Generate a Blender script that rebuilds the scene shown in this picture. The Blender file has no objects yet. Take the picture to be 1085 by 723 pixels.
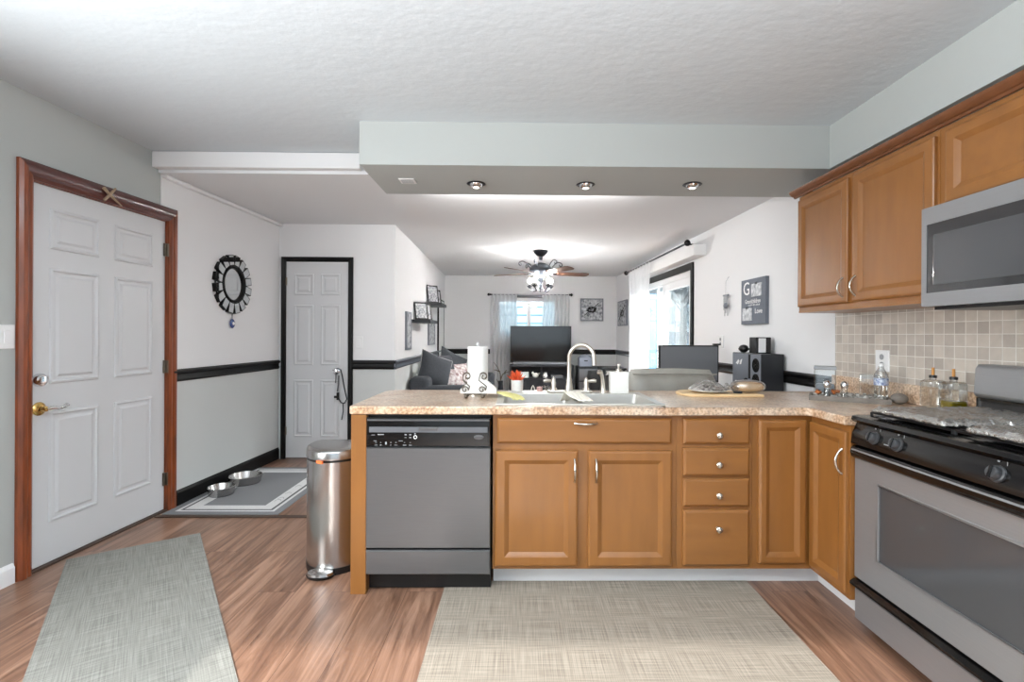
import bpy, bmesh, math, random
from mathutils import Matrix, Vector
random.seed(7)
PI = math.pi
S = bpy.context.scene
COL = S.collection

# ------------------------------------------------------------------ camera
F, PX, PY, H = 526.0, 555.0, 355.5, 1.26
YAW, ROLL = 0.012, 0.005
cd = bpy.data.cameras.new('camera'); cam = bpy.data.objects.new('camera', cd); COL.objects.link(cam)
fw = Vector((math.sin(YAW), math.cos(YAW), 0)); r0 = Vector((math.cos(YAW), -math.sin(YAW), 0)); u0 = r0.cross(fw)
rt = math.cos(ROLL)*r0 + math.sin(ROLL)*u0; up = -math.sin(ROLL)*r0 + math.cos(ROLL)*u0
cam.matrix_world = Matrix((( rt.x, up.x, -fw.x, 0), (rt.y, up.y, -fw.y, 0), (rt.z, up.z, -fw.z, H), (0, 0, 0, 1)))
cd.sensor_width = 36; cd.lens = F/1085*36
cd.shift_x = (542.5-PX)/1085; cd.shift_y = (PY-361.5)/1085
cd.clip_start = .05; cd.clip_end = 200
S.camera = cam
C0 = Vector((0, 0, H))

def ray(u, v): return (fw + rt*((u-PX)/F) - up*((v-PY)/F))
def onY(u, v, Y):
    d = ray(u, v); return C0 + d*(Y/d.y)
def onZ(u, v, Z):
    d = ray(u, v); return C0 + d*((Z-H)/d.z)
def XU(u, Y): return onY(u, 400, Y).x
def ZV(v, Y, u=548): return onY(u, v, Y).z
def hit(u, v, M, y=0):
    Mi = M.inverted(); o = Mi @ C0; d = Mi.to_3x3() @ ray(u, v)
    p = o + d*((y-o.y)/d.y); return p.x, p.z

# ------------------------------------------------------------------ world, sun, large lights, exposure
w = bpy.data.worlds.new('world'); S.world = w; w.use_nodes = True
nt = w.node_tree; bg = nt.nodes['Background']
tc = nt.nodes.new('ShaderNodeTexCoord'); sx = nt.nodes.new('ShaderNodeSeparateXYZ'); cr = nt.nodes.new('ShaderNodeValToRGB')
nt.links.new(tc.outputs['Generated'], sx.inputs[0]); nt.links.new(sx.outputs['Z'], cr.inputs[0]); nt.links.new(cr.outputs[0], bg.inputs[0])
cr.color_ramp.elements[0].color = (.72, .88, 1.0, 1); cr.color_ramp.elements[1].color = (.42, .70, 1.0, 1)
bg.inputs[1].default_value = .42

def area(name, loc, rot, sx_, sy_, power, col=(1, 1, 1)):
    l = bpy.data.lights.new(name, 'AREA'); l.shape = 'RECTANGLE'; l.size = sx_; l.size_y = sy_; l.energy = power; l.color = col
    o = bpy.data.objects.new(name, l); COL.objects.link(o); o.location = loc; o.rotation_euler = rot; return o
sl = bpy.data.lights.new('sun', 'SUN'); sl.energy = 2.3; sl.angle = math.radians(1.0); sl.color = (1, .97, .92)
so = bpy.data.objects.new('sun', sl); COL.objects.link(so)
YB = -1.30                                   # rear wall behind the photographer
HEAD = 2.06
so.rotation_euler = Vector((0, 2.01-YB+.12, -HEAD)).to_track_quat('-Z', 'Y').to_euler()
area('daylight_patio', (.55, YB-.02, 1.20), (PI/2, 0, 0), 3.0, 1.7, 3, (.95, .98, 1.0))
area('living_fill_behind_soffit', (.1, 3.74, 2.33), (math.radians(52), 0, 0), 1.5, .3, 15, (1, .99, .97))  # unseen fill light added behind the soffit to brighten the living room
area('sky_over_patio', (3.5, 6.3, 3.3), (0, math.radians(52), 0), 2.2, 2.4, 850, (.95, .98, 1.0))
area('ceiling_lamp_kitchen', (-.1, -.25, 2.40), (0, 0, 0), 1.0, .5, 4, (1, .985, .96))
area('left_side_fill', (-2.45, .85, 1.35), (0, -PI/2, math.radians(0)), 1.3, 1.2, 46, (.96, .99, 1.0))  # added fill light for the right-hand side; the wall has no window here
area('ceiling_uplight_fill', (-.2, .1, 2.10), (PI, 0, 0), 2.4, 1.4, 78, (.95, .98, 1.0))  # unseen upward light added to brighten the kitchen ceiling
S.view_settings.view_transform = 'Standard'; S.view_settings.look = 'None'; S.view_settings.gamma = 1
S.view_settings.use_curve_mapping = False; S.view_settings.exposure = 1.17

# ------------------------------------------------------------------ materials
MAT = {}
def srgb(c):
    return tuple(((x/255)/12.92 if x/255 <= .04045 else ((x/255+.055)/1.055)**2.4) for x in c)
def mat(name, c, rough=.5, metal=0, var=0, vs=8, stretch=(1, 1, 1), bump=0, bs=40, coat=0, emit=0, spec=None, rvar=0, c2=None, trans=0, detail=4):
    m = bpy.data.materials.new(name); m.use_nodes = True; n = m.node_tree.nodes; L = m.node_tree.links; b = n['Principled BSDF']
    c = srgb(c); b.inputs['Base Color'].default_value = (*c, 1); b.inputs['Roughness'].default_value = rough; b.inputs['Metallic'].default_value = metal
    if coat: b.inputs['Coat Weight'].default_value = coat; b.inputs['Coat Roughness'].default_value = .12
    if spec is not None: b.inputs['Specular IOR Level'].default_value = spec
    if trans: b.inputs['Transmission Weight'].default_value = trans
    if emit: b.inputs['Emission Color'].default_value = (*c, 1); b.inputs['Emission Strength'].default_value = emit
    t = n.new('ShaderNodeTexCoord'); mp = n.new('ShaderNodeMapping'); mp.inputs['Scale'].default_value = stretch
    L.new(t.outputs['Object'], mp.inputs[0])
    no = n.new('ShaderNodeTexNoise'); no.inputs['Scale'].default_value = vs; no.inputs['Detail'].default_value = detail; L.new(mp.outputs[0], no.inputs[0])
    if var or c2:
        rp = n.new('ShaderNodeValToRGB'); L.new(no.outputs[0], rp.inputs[0])
        a = tuple(x*(1-var) for x in c); z = srgb(c2) if c2 else tuple(min(1, x*(1+var)) for x in c)
        rp.color_ramp.elements[0].position = .3; rp.color_ramp.elements[1].position = .7
        rp.color_ramp.elements[0].color = (*a, 1); rp.color_ramp.elements[1].color = (*z, 1); L.new(rp.outputs[0], b.inputs['Base Color'])
    if rvar:
        mr = n.new('ShaderNodeMapRange'); mr.inputs[3].default_value = rough-rvar; mr.inputs[4].default_value = rough+rvar
        L.new(no.outputs[0], mr.inputs[0]); L.new(mr.outputs[0], b.inputs['Roughness'])
    if bump:
        nb = n.new('ShaderNodeTexNoise'); nb.inputs['Scale'].default_value = bs; nb.inputs['Detail'].default_value = 5; L.new(mp.outputs[0], nb.inputs[0])
        bp = n.new('ShaderNodeBump'); bp.inputs['Strength'].default_value = bump; bp.inputs['Distance'].default_value = .01
        L.new(nb.outputs[0], bp.inputs['Height']); L.new(bp.outputs[0], b.inputs['Normal'])
    MAT[name] = m; return m

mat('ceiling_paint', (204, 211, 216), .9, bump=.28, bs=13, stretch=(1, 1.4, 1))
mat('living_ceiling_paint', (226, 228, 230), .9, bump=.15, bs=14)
mat('grey_paint', (178, 182, 180), .75, bump=.05, bs=60)
mat('white_paint', (229, 229, 230), .7, bump=.04, bs=60)
mat('lower_grey', (200, 203, 202), .7, bump=.04, bs=60)
mat('white_trim', (232, 232, 233), .45)
mat('rear_paint', (128, 130, 130), .8)
mat('door_white', (206, 207, 209), .42, bump=.03, bs=30, stretch=(8, 8, 1))
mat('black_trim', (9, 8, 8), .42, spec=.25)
mat('cherry', (128, 62, 28), .35, var=.35, vs=6, stretch=(6, 6, .8), coat=.4)
mat('cherry_dark', (84, 40, 34), .28, var=.3, vs=6, stretch=(6, .8, 6), coat=.7)
mat('maple', (140, 91, 42), .38, var=.10, vs=3.2, stretch=(5, 5, .9), coat=.25, detail=8)
mat('maple_h', (140, 91, 42), .38, var=.10, vs=3.2, stretch=(.9, 5, 5), coat=.25, detail=8)
mat('maple_dark', (112, 68, 38), .4, var=.12, vs=4, stretch=(.9, 5, 5), coat=.2)
mat('maple_gap', (110, 66, 34), .6)
mat('nickel', (205, 198, 186), .22, 1)
mat('chrome', (225, 226, 228), .08, 1)
mat('brass', (215, 180, 110), .18, 1)
mat('satin_nickel', (214, 208, 198), .28, 1)
mat('stainless', (104, 104, 105), .34, .5, var=.05, vs=30, stretch=(.3, .3, 30), rvar=.05)
mat('stainless_lit', (150, 150, 151), .32, .5, var=.04, vs=30, stretch=(.3, .3, 30), rvar=.04)  # stainless copy with a lightened base, in place of light on range and microwave
mat('stainless_v', (190, 188, 186), .24, 1, var=.05, vs=30, stretch=(30, 30, .3), rvar=.05)
mat('sink_steel', (196, 193, 187), .36, .7)
mat('black_gloss', (9, 9, 10), .14, coat=.2)
mat('black_plastic', (20, 20, 21), .35)
mat('dark_glass', (38, 39, 41), .06, coat=1)
mat('oven_glass', (70, 71, 73), .08, coat=.6)
mat('screen_glass', (26, 27, 29), .08, coat=1)
mat('grey_plastic', (96, 98, 102), .45)
mat('charcoal_fabric', (62, 65, 70), .9, var=.12, vs=60, bump=.2, bs=300)
mat('pattern_fabric', (222, 218, 216), .9, c2=(120, 78, 80), vs=22)
mat('grey_leather', (158, 156, 148), .42, var=.06, vs=12, bump=.25, bs=25)
mat('white_ceramic', (240, 238, 232), .3)
mat('white_plastic', (232, 232, 232), .4)
mat('paper', (243, 241, 238), .9, bump=.15, bs=120)
mat('napkin', (246, 243, 238), .85)
mat('wire_bronze', (122, 112, 100), .35, 1)
mat('yellow_cloth', (232, 224, 150), .9, var=.08, vs=30, bump=.4, bs=200)
mat('white_cloth', (246, 240, 226), .9, bump=.3, bs=150)
mat('orange_leaf', (232, 98, 52), .5, var=.25, vs=30)
mat('board_wood', (226, 194, 148), .5, var=.12, vs=6, stretch=(1, 8, 8))
mat('bread', (238, 208, 170), .8, var=.12, vs=16, bump=.3, bs=60)
mat('cookie', (236, 230, 224), .8, c2=(110, 96, 90), vs=60)
mat('grey_wood', (122, 114, 106), .7, var=.18, vs=8, stretch=(1, 6, 6))
mat('pebbles', (96, 90, 84), .5, c2=(205, 200, 192), vs=45)
mat('amber', (150, 82, 30), .3, var=.3, vs=50)
mat('olive_oil', (128, 112, 12), .1, coat=.6)
mat('cork', (196, 138, 74), .7)
mat('foil', (186, 184, 180), .22, .85, bump=1.0, bs=60)
mat('label_blue', (60, 84, 140), .5, c2=(225, 232, 240), vs=80)
mat('mat_grey', (128, 129, 132), .95, bump=.2, bs=300)
mat('mat_light', (214, 214, 214), .95, var=.06, vs=90, bump=.2, bs=300)
mat('mat_dark', (70, 70, 72), .95)
mat('mirror_glass', (215, 216, 216), .03, 1)
mat('blue_charm', (40, 70, 130), .15, coat=.8)
mat('twig', (168, 146, 122), .8)
mat('dark_metal', (52, 56, 62), .35, .6)
mat('blade_wood', (88, 60, 46), .35, var=.2, vs=8, stretch=(1, 8, 8), coat=.3)
mat('blade_grey', (120, 122, 126), .4)
mat('bulb', (255, 250, 240), .3, emit=8)
mat('dim_bulb', (255, 250, 242), .3, emit=1.6)
mat('slate_board', (104, 110, 120), .7, var=.06, vs=14)
mat('print_grey', (214, 216, 220), .6, c2=(72, 76, 84), vs=24)
mat('print_light', (226, 228, 230), .6, c2=(140, 144, 150), vs=30)
mat('photo_grey', (200, 200, 202), .4, c2=(84, 88, 96), vs=40)
mat('frame_grey', (118, 122, 130), .4)
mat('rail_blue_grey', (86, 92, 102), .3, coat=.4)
mat('black_wood', (34, 36, 40), .4)
mat('knob_grey', (58, 59, 61), .3)
mat('mid_grey_panel', (112, 114, 118), .4)
mat('fabric_bin', (136, 142, 154), .9)
mat('snow', (176, 196, 208), .9)
mat('siding', (186, 206, 216), .7)
mat('siding_line', (96, 150, 180), .7)
mat('sky_blue_panel', (112, 172, 214), .5, var=.2, vs=2)
mat('tree_bark', (66, 86, 98), .9)
mat('house_blue', (104, 150, 176), .8)
mat('house_dark', (60, 92, 120), .8)
mat('bush', (74, 112, 118), .9, var=.25, vs=6)
mat('white_dark_line', (150, 152, 154), .6)
mat('pink_wax', (206, 168, 160), .6)
mat('oak_strip', (70, 52, 42), .5)
mat('orange_tag', (240, 120, 60), .6)

def glassm(name, tint=(1, 1, 1), gl=.08, rough=.02):
    m = bpy.data.materials.new(name); m.use_nodes = True; n = m.node_tree.nodes; L = m.node_tree.links; n.clear()
    o = n.new('ShaderNodeOutputMaterial'); t = n.new('ShaderNodeBsdfTransparent'); g = n.new('ShaderNodeBsdfGlossy'); x = n.new('ShaderNodeMixShader')
    t.inputs[0].default_value = (*tint, 1); g.inputs['Roughness'].default_value = rough
    lw = n.new('ShaderNodeLayerWeight'); lw.inputs[0].default_value = .35
    ml = n.new('ShaderNodeMath'); ml.operation = 'MULTIPLY_ADD'; ml.inputs[1].default_value = .55; ml.inputs[2].default_value = gl
    L.new(lw.outputs['Fresnel'], ml.inputs[0]); L.new(ml.outputs[0], x.inputs[0]); L.new(t.outputs[0], x.inputs[1]); L.new(g.outputs[0], x.inputs[2]); L.new(x.outputs[0], o.inputs[0])
    MAT[name] = m
glassm('glass', (.96, .98, .97), .05); glassm('jar_glass', (.95, .96, .955), .10); glassm('plastic_film', (.97, .97, .97), .22, .3); glassm('blue_glass', (.72, .88, 1), .05)

def sheer(name):
    m = bpy.data.materials.new(name); m.use_nodes = True; n = m.node_tree.nodes; L = m.node_tree.links; n.clear()
    o = n.new('ShaderNodeOutputMaterial'); t = n.new('ShaderNodeBsdfTransparent'); d = n.new('ShaderNodeBsdfDiffuse'); tl = n.new('ShaderNodeBsdfTranslucent')
    a = n.new('ShaderNodeMixShader'); x = n.new('ShaderNodeMixShader'); a.inputs[0].default_value = .5; x.inputs[0].default_value = .72
    d.inputs[0].default_value = (.86, .86, .87, 1); tl.inputs[0].default_value = (.86, .87, .88, 1)
    L.new(d.outputs[0], a.inputs[1]); L.new(tl.outputs[0], a.inputs[2]); L.new(t.outputs[0], x.inputs[1]); L.new(a.outputs[0], x.inputs[2]); L.new(x.outputs[0], o.inputs[0])
    MAT[name] = m
sheer('sheer')

def floor_mat():
    m = bpy.data.materials.new('plank_floor'); m.use_nodes = True; n = m.node_tree.nodes; L = m.node_tree.links; b = n['Principled BSDF']
    t = n.new('ShaderNodeTexCoord'); mp = n.new('ShaderNodeMapping'); mp.inputs['Rotation'].default_value = (0, 0, PI/2); L.new(t.outputs['Object'], mp.inputs[0])
    br = n.new('ShaderNodeTexBrick'); br.inputs['Scale'].default_value = 1; br.inputs['Brick Width'].default_value = 1.22; br.inputs['Row Height'].default_value = .18
    br.inputs['Mortar Size'].default_value = .0012; br.offset = .37; br.inputs['Color1'].default_value = (0, 0, 0, 1); br.inputs['Color2'].default_value = (1, 1, 1, 1); br.inputs['Mortar'].default_value = (.5, .5, .5, 1)
    L.new(mp.outputs[0], br.inputs[0])
    # per-plank shift so that grain does not run on across planks
    vm = n.new('ShaderNodeVectorMath'); vm.operation = 'MULTIPLY_ADD'; vm.inputs[1].default_value = (7, 3, 5); L.new(br.outputs['Color'], vm.inputs[0]); L.new(mp.outputs[0], vm.inputs[2])
    m2 = n.new('ShaderNodeMapping'); m2.inputs['Scale'].default_value = (1.1, 13, 1); L.new(vm.outputs[0], m2.inputs[0])
    n1 = n.new('ShaderNodeTexNoise'); n1.inputs['Scale'].default_value = 1.6; n1.inputs['Detail'].default_value = 9; n1.inputs['Distortion'].default_value = 1.2; n1.inputs['Roughness'].default_value = .6; L.new(m2.outputs[0], n1.inputs[0])
    rp = n.new('ShaderNodeValToRGB'); L.new(n1.outputs[0], rp.inputs[0]); e = rp.color_ramp.elements
    e[0].position = .28; e[0].color = (*srgb((88, 60, 47)), 1); e[1].position = .75; e[1].color = (*srgb((170, 134, 112)), 1)
    q = e.new(.5); q.color = (*srgb((134, 100, 80)), 1)
    hv = n.new('ShaderNodeHueSaturation'); mr = n.new('ShaderNodeMapRange'); mr.inputs[3].default_value = .84; mr.inputs[4].default_value = 1.12
    sp = n.new('ShaderNodeSeparateColor'); L.new(br.outputs['Color'], sp.inputs[0]); L.new(sp.outputs[0], mr.inputs[0]); L.new(mr.outputs[0], hv.inputs['Value']); L.new(rp.outputs[0], hv.inputs['Color'])
    mx = n.new('ShaderNodeMix'); mx.data_type = 'RGBA'; mx.inputs[7].default_value = (*srgb((88, 60, 46)), 1); L.new(br.outputs['Fac'], mx.inputs[0]); L.new(hv.outputs[0], mx.inputs[6])
    L.new(mx.outputs[2], b.inputs['Base Color']); b.inputs['Roughness'].default_value = .36; b.inputs['Coat Weight'].default_value = .15; b.inputs['Coat Roughness'].default_value = .3
    bp = n.new('ShaderNodeBump'); bp.inputs['Strength'].default_value = .12; bp.inputs['Distance'].default_value = .004; L.new(n1.outputs[0], bp.inputs['Height']); L.new(bp.outputs[0], b.inputs['Normal'])
    MAT['plank_floor'] = m
floor_mat()

def granite(name, dark):
    m = bpy.data.materials.new(name); m.use_nodes = True; n = m.node_tree.nodes; L = m.node_tree.links; b = n['Principled BSDF']
    t = n.new('ShaderNodeTexCoord'); a = n.new('ShaderNodeTexNoise'); a.inputs['Scale'].default_value = 90; a.inputs['Detail'].default_value = 5; L.new(t.outputs['Object'], a.inputs[0])
    r = n.new('ShaderNodeValToRGB'); L.new(a.outputs[0], r.inputs[0]); e = r.color_ramp.elements
    e[0].position = .36; e[0].color = (*srgb((104, 70, 50)), 1); e[1].position = .62; e[1].color = (*srgb((212, 184, 154)), 1); q = e.new(.47); q.color = (*srgb((172, 134, 100)), 1)
    c = n.new('ShaderNodeTexNoise'); c.inputs['Scale'].default_value = 9; c.inputs['Detail'].default_value = 6; L.new(t.outputs['Object'], c.inputs[0])
    r2 = n.new('ShaderNodeValToRGB'); L.new(c.outputs[0], r2.inputs[0]); f = r2.color_ramp.elements
    f[0].position = .35; f[0].color = (*srgb((196, 160, 128)), 1); f[1].position = .62; f[1].color = (*srgb((238, 226, 208)), 1)
    mx = n.new('ShaderNodeMix'); mx.data_type = 'RGBA'; mx.inputs[0].default_value = dark; L.new(r2.outputs[0], mx.inputs[6]); L.new(r.outputs[0], mx.inputs[7])
    L.new(mx.outputs[2], b.inputs['Base Color']); b.inputs['Roughness'].default_value = .3; b.inputs['Coat Weight'].default_value = .3; b.inputs['Coat Roughness'].default_value = .15
    MAT[name] = m
granite('granite', .62)

def tile_mat():
    m = bpy.data.materials.new('tile'); m.use_nodes = True; n = m.node_tree.nodes; L = m.node_tree.links; b = n['Principled BSDF']
    t = n.new('ShaderNodeTexCoord'); sp = n.new('ShaderNodeSeparateXYZ'); cb = n.new('ShaderNodeCombineXYZ'); L.new(t.outputs['Object'], sp.inputs[0])
    L.new(sp.outputs['Y'], cb.inputs[0]); L.new(sp.outputs['Z'], cb.inputs[1])
    br = n.new('ShaderNodeTexBrick'); br.offset = 0; br.inputs['Scale'].default_value = 1; br.inputs['Brick Width'].default_value = .058; br.inputs['Row Height'].default_value = .058
    br.inputs['Mortar Size'].default_value = .0022; br.inputs['Mortar Smooth'].default_value = .3
    br.inputs['Color1'].default_value = (*srgb((176, 166, 156)), 1); br.inputs['Color2'].default_value = (*srgb((204, 194, 182)), 1); br.inputs['Mortar'].default_value = (*srgb((226, 222, 214)), 1)
    L.new(cb.outputs[0], br.inputs[0])
    no = n.new('ShaderNodeTexNoise'); no.inputs['Scale'].default_value = 24; no.inputs['Detail'].default_value = 5; L.new(t.outputs['Object'], no.inputs[0])
    hv = n.new('ShaderNodeHueSaturation'); mr = n.new('ShaderNodeMapRange'); mr.inputs[3].default_value = .84; mr.inputs[4].default_value = 1.14; L.new(no.outputs[0], mr.inputs[0]); L.new(mr.outputs[0], hv.inputs['Value']); L.new(br.outputs['Color'], hv.inputs['Color'])
    L.new(hv.outputs[0], b.inputs['Base Color']); b.inputs['Roughness'].default_value = .35
    bp = n.new('ShaderNodeBump'); bp.invert = True; bp.inputs['Strength'].default_value = .5; bp.inputs['Distance'].default_value = .003; L.new(br.outputs['Fac'], bp.inputs['Height']); L.new(bp.outputs[0], b.inputs['Normal'])
    MAT['tile'] = m
tile_mat()

def weave(name, c1, c2):
    m = bpy.data.materials.new(name); m.use_nodes = True; n = m.node_tree.nodes; L = m.node_tree.links; b = n['Principled BSDF']
    t = n.new('ShaderNodeTexCoord'); out = []
    for s in ((260, 5, 1), (5, 260, 1)):
        mp = n.new('ShaderNodeMapping'); mp.inputs['Scale'].default_value = s; L.new(t.outputs['Object'], mp.inputs[0])
        no = n.new('ShaderNodeTexNoise'); no.inputs['Scale'].default_value = 1; no.inputs['Detail'].default_value = 3; L.new(mp.outputs[0], no.inputs[0]); out.append(no)
    ad = n.new('ShaderNodeMath'); ad.operation = 'ADD'; L.new(out[0].outputs[0], ad.inputs[0]); L.new(out[1].outputs[0], ad.inputs[1])
    r = n.new('ShaderNodeMapRange'); r.inputs[1].default_value = .75; r.inputs[2].default_value = 1.25; L.new(ad.outputs[0], r.inputs[0])
    mx = n.new('ShaderNodeMix'); mx.data_type = 'RGBA'; mx.inputs[6].default_value = (*srgb(c1), 1); mx.inputs[7].default_value = (*srgb(c2), 1); L.new(r.outputs[0], mx.inputs[0])
    L.new(mx.outputs[2], b.inputs['Base Color']); b.inputs['Roughness'].default_value = .85
    bp = n.new('ShaderNodeBump'); bp.inputs['Strength'].default_value = .2; bp.inputs['Distance'].default_value = .002; L.new(ad.outputs[0], bp.inputs['Height']); L.new(bp.outputs[0], b.inputs['Normal'])
    MAT[name] = m
weave('rug_weave', (124, 115, 104), (168, 158, 144)); weave('rug_weave_cool', (112, 111, 106), (152, 151, 144))

# ------------------------------------------------------------------ mesh helpers
I4 = Matrix.Identity(4)
def frame(o, x, y):
    x = Vector(x).normalized(); y = Vector(y); y = (y - x*y.dot(x)).normalized(); z = x.cross(y)
    return Matrix(((x.x, y.x, z.x, o[0]), (x.y, y.y, z.y, o[1]), (x.z, y.z, z.z, o[2]), (0, 0, 0, 1)))
def RZ(loc, a): return Matrix.Translation(Vector(loc)) @ Matrix.Rotation(a, 4, 'Z')

class MB:
    def __init__(s, M=None): s.v = []; s.f = []; s.M = M or I4
    def add(s, vs, fs):
        k = len(s.v); s.v += [s.M @ Vector(p) for p in vs]; s.f += [tuple(i+k for i in f) for f in fs]; return s
    def box(s, x0, x1, y0, y1, z0, z1):
        v = [(x, y, z) for x in (x0, x1) for y in (y0, y1) for z in (z0, z1)]
        return s.add(v, [(0, 1, 3, 2), (4, 6, 7, 5), (0, 4, 5, 1), (2, 3, 7, 6), (0, 2, 6, 4), (1, 5, 7, 3)])
    def rings(s, x0, x1, z0, z1, lv, cap0=True):
        vs = []; fs = []
        for i, (a, y) in enumerate(lv):
            vs += [(x0+a, y, z0+a), (x1-a, y, z0+a), (x1-a, y, z1-a), (x0+a, y, z1-a)]
            if i:
                b = (i-1)*4
                for k in range(4): fs.append((b+k, b+(k+1) % 4, b+4+(k+1) % 4, b+4+k))
        n = (len(lv)-1)*4; fs.append((n, n+1, n+2, n+3))
        if cap0: fs.append((3, 2, 1, 0))
        return s.add(vs, fs)
    def prism(s, poly, z0, z1):
        n = len(poly); v = [(x, y, z0) for x, y in poly]+[(x, y, z1) for x, y in poly]
        return s.add(v, [tuple(range(n-1, -1, -1)), tuple(range(n, 2*n))]+[(i, (i+1) % n, n+(i+1) % n, n+i) for i in range(n)])
    def extr(s, poly, x0, x1):          # polygon in (y,z) swept along x
        n = len(poly); v = [(x0, a, b) for a, b in poly]+[(x1, a, b) for a, b in poly]
        return s.add(v, [tuple(range(n)), tuple(range(2*n-1, n-1, -1))]+[(i, n+i, n+(i+1) % n, (i+1) % n) for i in range(n)])
    def tube(s, pts, r, n=8, caps=True, closed=False):
        pts = [Vector(p) for p in pts]; vs = []; fs = []; m = len(pts)
        rr = r if isinstance(r, (list, tuple)) else [r]*m; prev = None
        for i, p in enumerate(pts):
            if closed: t = pts[(i+1) % m]-pts[i-1]
            else: t = (pts[min(i+1, m-1)]-pts[max(i-1, 0)])
            t = t.normalized() if t.length > 1e-9 else Vector((0, 0, 1))
            a = prev if prev else (Vector((0, 0, 1)) if abs(t.z) < .9 else Vector((1, 0, 0)))
            a = (a-t*a.dot(t)); a = a.normalized() if a.length > 1e-6 else t.orthogonal().normalized(); prev = a; b = t.cross(a)
            for k in range(n):
                q = 2*PI*k/n; vs.append(p+(a*math.cos(q)+b*math.sin(q))*rr[i])
        for i in range(m if closed else m-1):
            j = (i+1) % m
            for k in range(n): fs.append((i*n+k, i*n+(k+1) % n, j*n+(k+1) % n, j*n+k))
        if caps and not closed: fs += [tuple(range(n-1, -1, -1)), tuple(range((m-1)*n, m*n))]
        return s.add(vs, fs)
    def lathe(s, prof, o=(0, 0, 0), ax=(0, 0, 1), n=20, sx=1, sy=1):
        ax = Vector(ax).normalized(); a = ax.cross(Vector((0, 0, 1))).normalized() if abs(ax.z) < .99 else Vector((1, 0, 0)); b = ax.cross(a); o = Vector(o); vs = []; fs = []
        for r, h in prof:
            for k in range(n):
                q = 2*PI*k/n; vs.append(o+ax*h+a*(r*sx*math.cos(q))+b*(r*sy*math.sin(q)))
        for i in range(len(prof)-1):
            for k in range(n): fs.append((i*n+k, i*n+(k+1) % n, (i+1)*n+(k+1) % n, (i+1)*n+k))
        if prof[0][0] > 1e-5: fs.append(tuple(range(n-1, -1, -1)))
        if prof[-1][0] > 1e-5: fs.append(tuple(range((len(prof)-1)*n, len(prof)*n)))
        return s.add(vs, fs)
    def surf(s, fn, nu, nv, thick=None):
        vs = [fn(i/nu, j/nv) for i in range(nu+1) for j in range(nv+1)]
        return s.add(vs, [(i*(nv+1)+j, (i+1)*(nv+1)+j, (i+1)*(nv+1)+j+1, i*(nv+1)+j+1) for i in range(nu) for j in range(nv)])
    def ball(s, c, rx, ry=None, rz=None, n=14, m=10, e=1.0):
        ry = ry or rx; rz = rz or rx
        sg = lambda t, p: math.copysign(abs(t)**p, t)
        vs = []; fs = []
        for i in range(m+1):
            th = PI*i/m-PI/2
            for k in range(n):
                ph = 2*PI*k/n
                vs.append((c[0]+rx*sg(math.cos(th), e)*sg(math.cos(ph), e), c[1]+ry*sg(math.cos(th), e)*sg(math.sin(ph), e), c[2]+rz*sg(math.sin(th), e)))
        for i in range(m):
            for k in range(n): fs.append((i*n+k, i*n+(k+1) % n, (i+1)*n+(k+1) % n, (i+1)*n+k))
        return s.add(vs, fs)
    def build(s, name, m, parent=None, smooth=0, bevel=0, seg=2, label=None, solid=0, subsurf=0):
        o0 = Vector((0, 0, 0)); p = parent
        while p is not None: o0 += p.location; p = p.parent
        me = bpy.data.meshes.new(name); me.from_pydata([v-o0 for v in s.v], [], s.f)
        bm = bmesh.new(); bm.from_mesh(me); bmesh.ops.remove_doubles(bm, verts=bm.verts, dist=1e-5); bmesh.ops.recalc_face_normals(bm, faces=bm.faces); bm.to_mesh(me); bm.free()
        me.materials.append(MAT[m]); o = bpy.data.objects.new(name, me); COL.objects.link(o)
        if parent is not None: o.parent = parent
        if smooth:
            for q in me.polygons: q.use_smooth = True
            me.set_sharp_from_angle(angle=math.radians(smooth))
        if solid: z = o.modifiers.new('thick', 'SOLIDIFY'); z.thickness = solid; z.offset = 0
        if bevel: z = o.modifiers.new('bevel', 'BEVEL'); z.width = bevel; z.segments = seg; z.limit_method = 'ANGLE'; z.angle_limit = math.radians(40)
        if subsurf: z = o.modifiers.new('sub', 'SUBSURF'); z.levels = subsurf; z.render_levels = subsurf
        if label: o['label'] = label
        return o
def B(M=None): return MB(M)
def thing(name, label, cat, loc, group=None, kind=None):
    o = bpy.data.objects.new(name, None); COL.objects.link(o); o.location = loc; o.empty_display_size = .05
    o['label'] = label; o['category'] = cat
    if group: o['group'] = group
    if kind: o['kind'] = kind
    return o
def tag(o, label, cat, group=None):
    o['label'] = label; o['category'] = cat
    if group: o['group'] = group
    return o
def struct(o, label=None, cat=None):
    o['kind'] = 'structure'
    if label: o['label'] = label
    if cat: o['category'] = cat
    return o
def dup(root, loc, label, group=None):
    def cp(o, par):
        c = o.copy(); COL.objects.link(c)
        if par is not None: c.parent = par
        for ch in [x for x in list(COL.objects) if x.parent == o and x != c]: cp(ch, c)
        return c
    r = cp(root, None); r.location = loc; r['label'] = label
    if group: r['group'] = group
    return r
def text(M, body, size, x, y, z, m, parent, name='lettering', sx=1, ext=.0006):
    cu = bpy.data.curves.new(name, 'FONT'); cu.body = body; cu.size = size; cu.extrude = ext; cu.resolution_u = 3; cu.align_x = 'CENTER'; cu.align_y = 'CENTER'
    t = bpy.data.objects.new('tmp', cu); COL.objects.link(t); dg = bpy.context.evaluated_depsgraph_get(); me = bpy.data.meshes.new_from_object(t.evaluated_get(dg)); bpy.data.objects.remove(t)
    vs = [(x+v.co.x*sx, y-v.co.z, z+v.co.y) for v in me.vertices]; fs = [tuple(p.vertices) for p in me.polygons]
    return B(M).add(vs, fs).build(name, m, parent)

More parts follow.
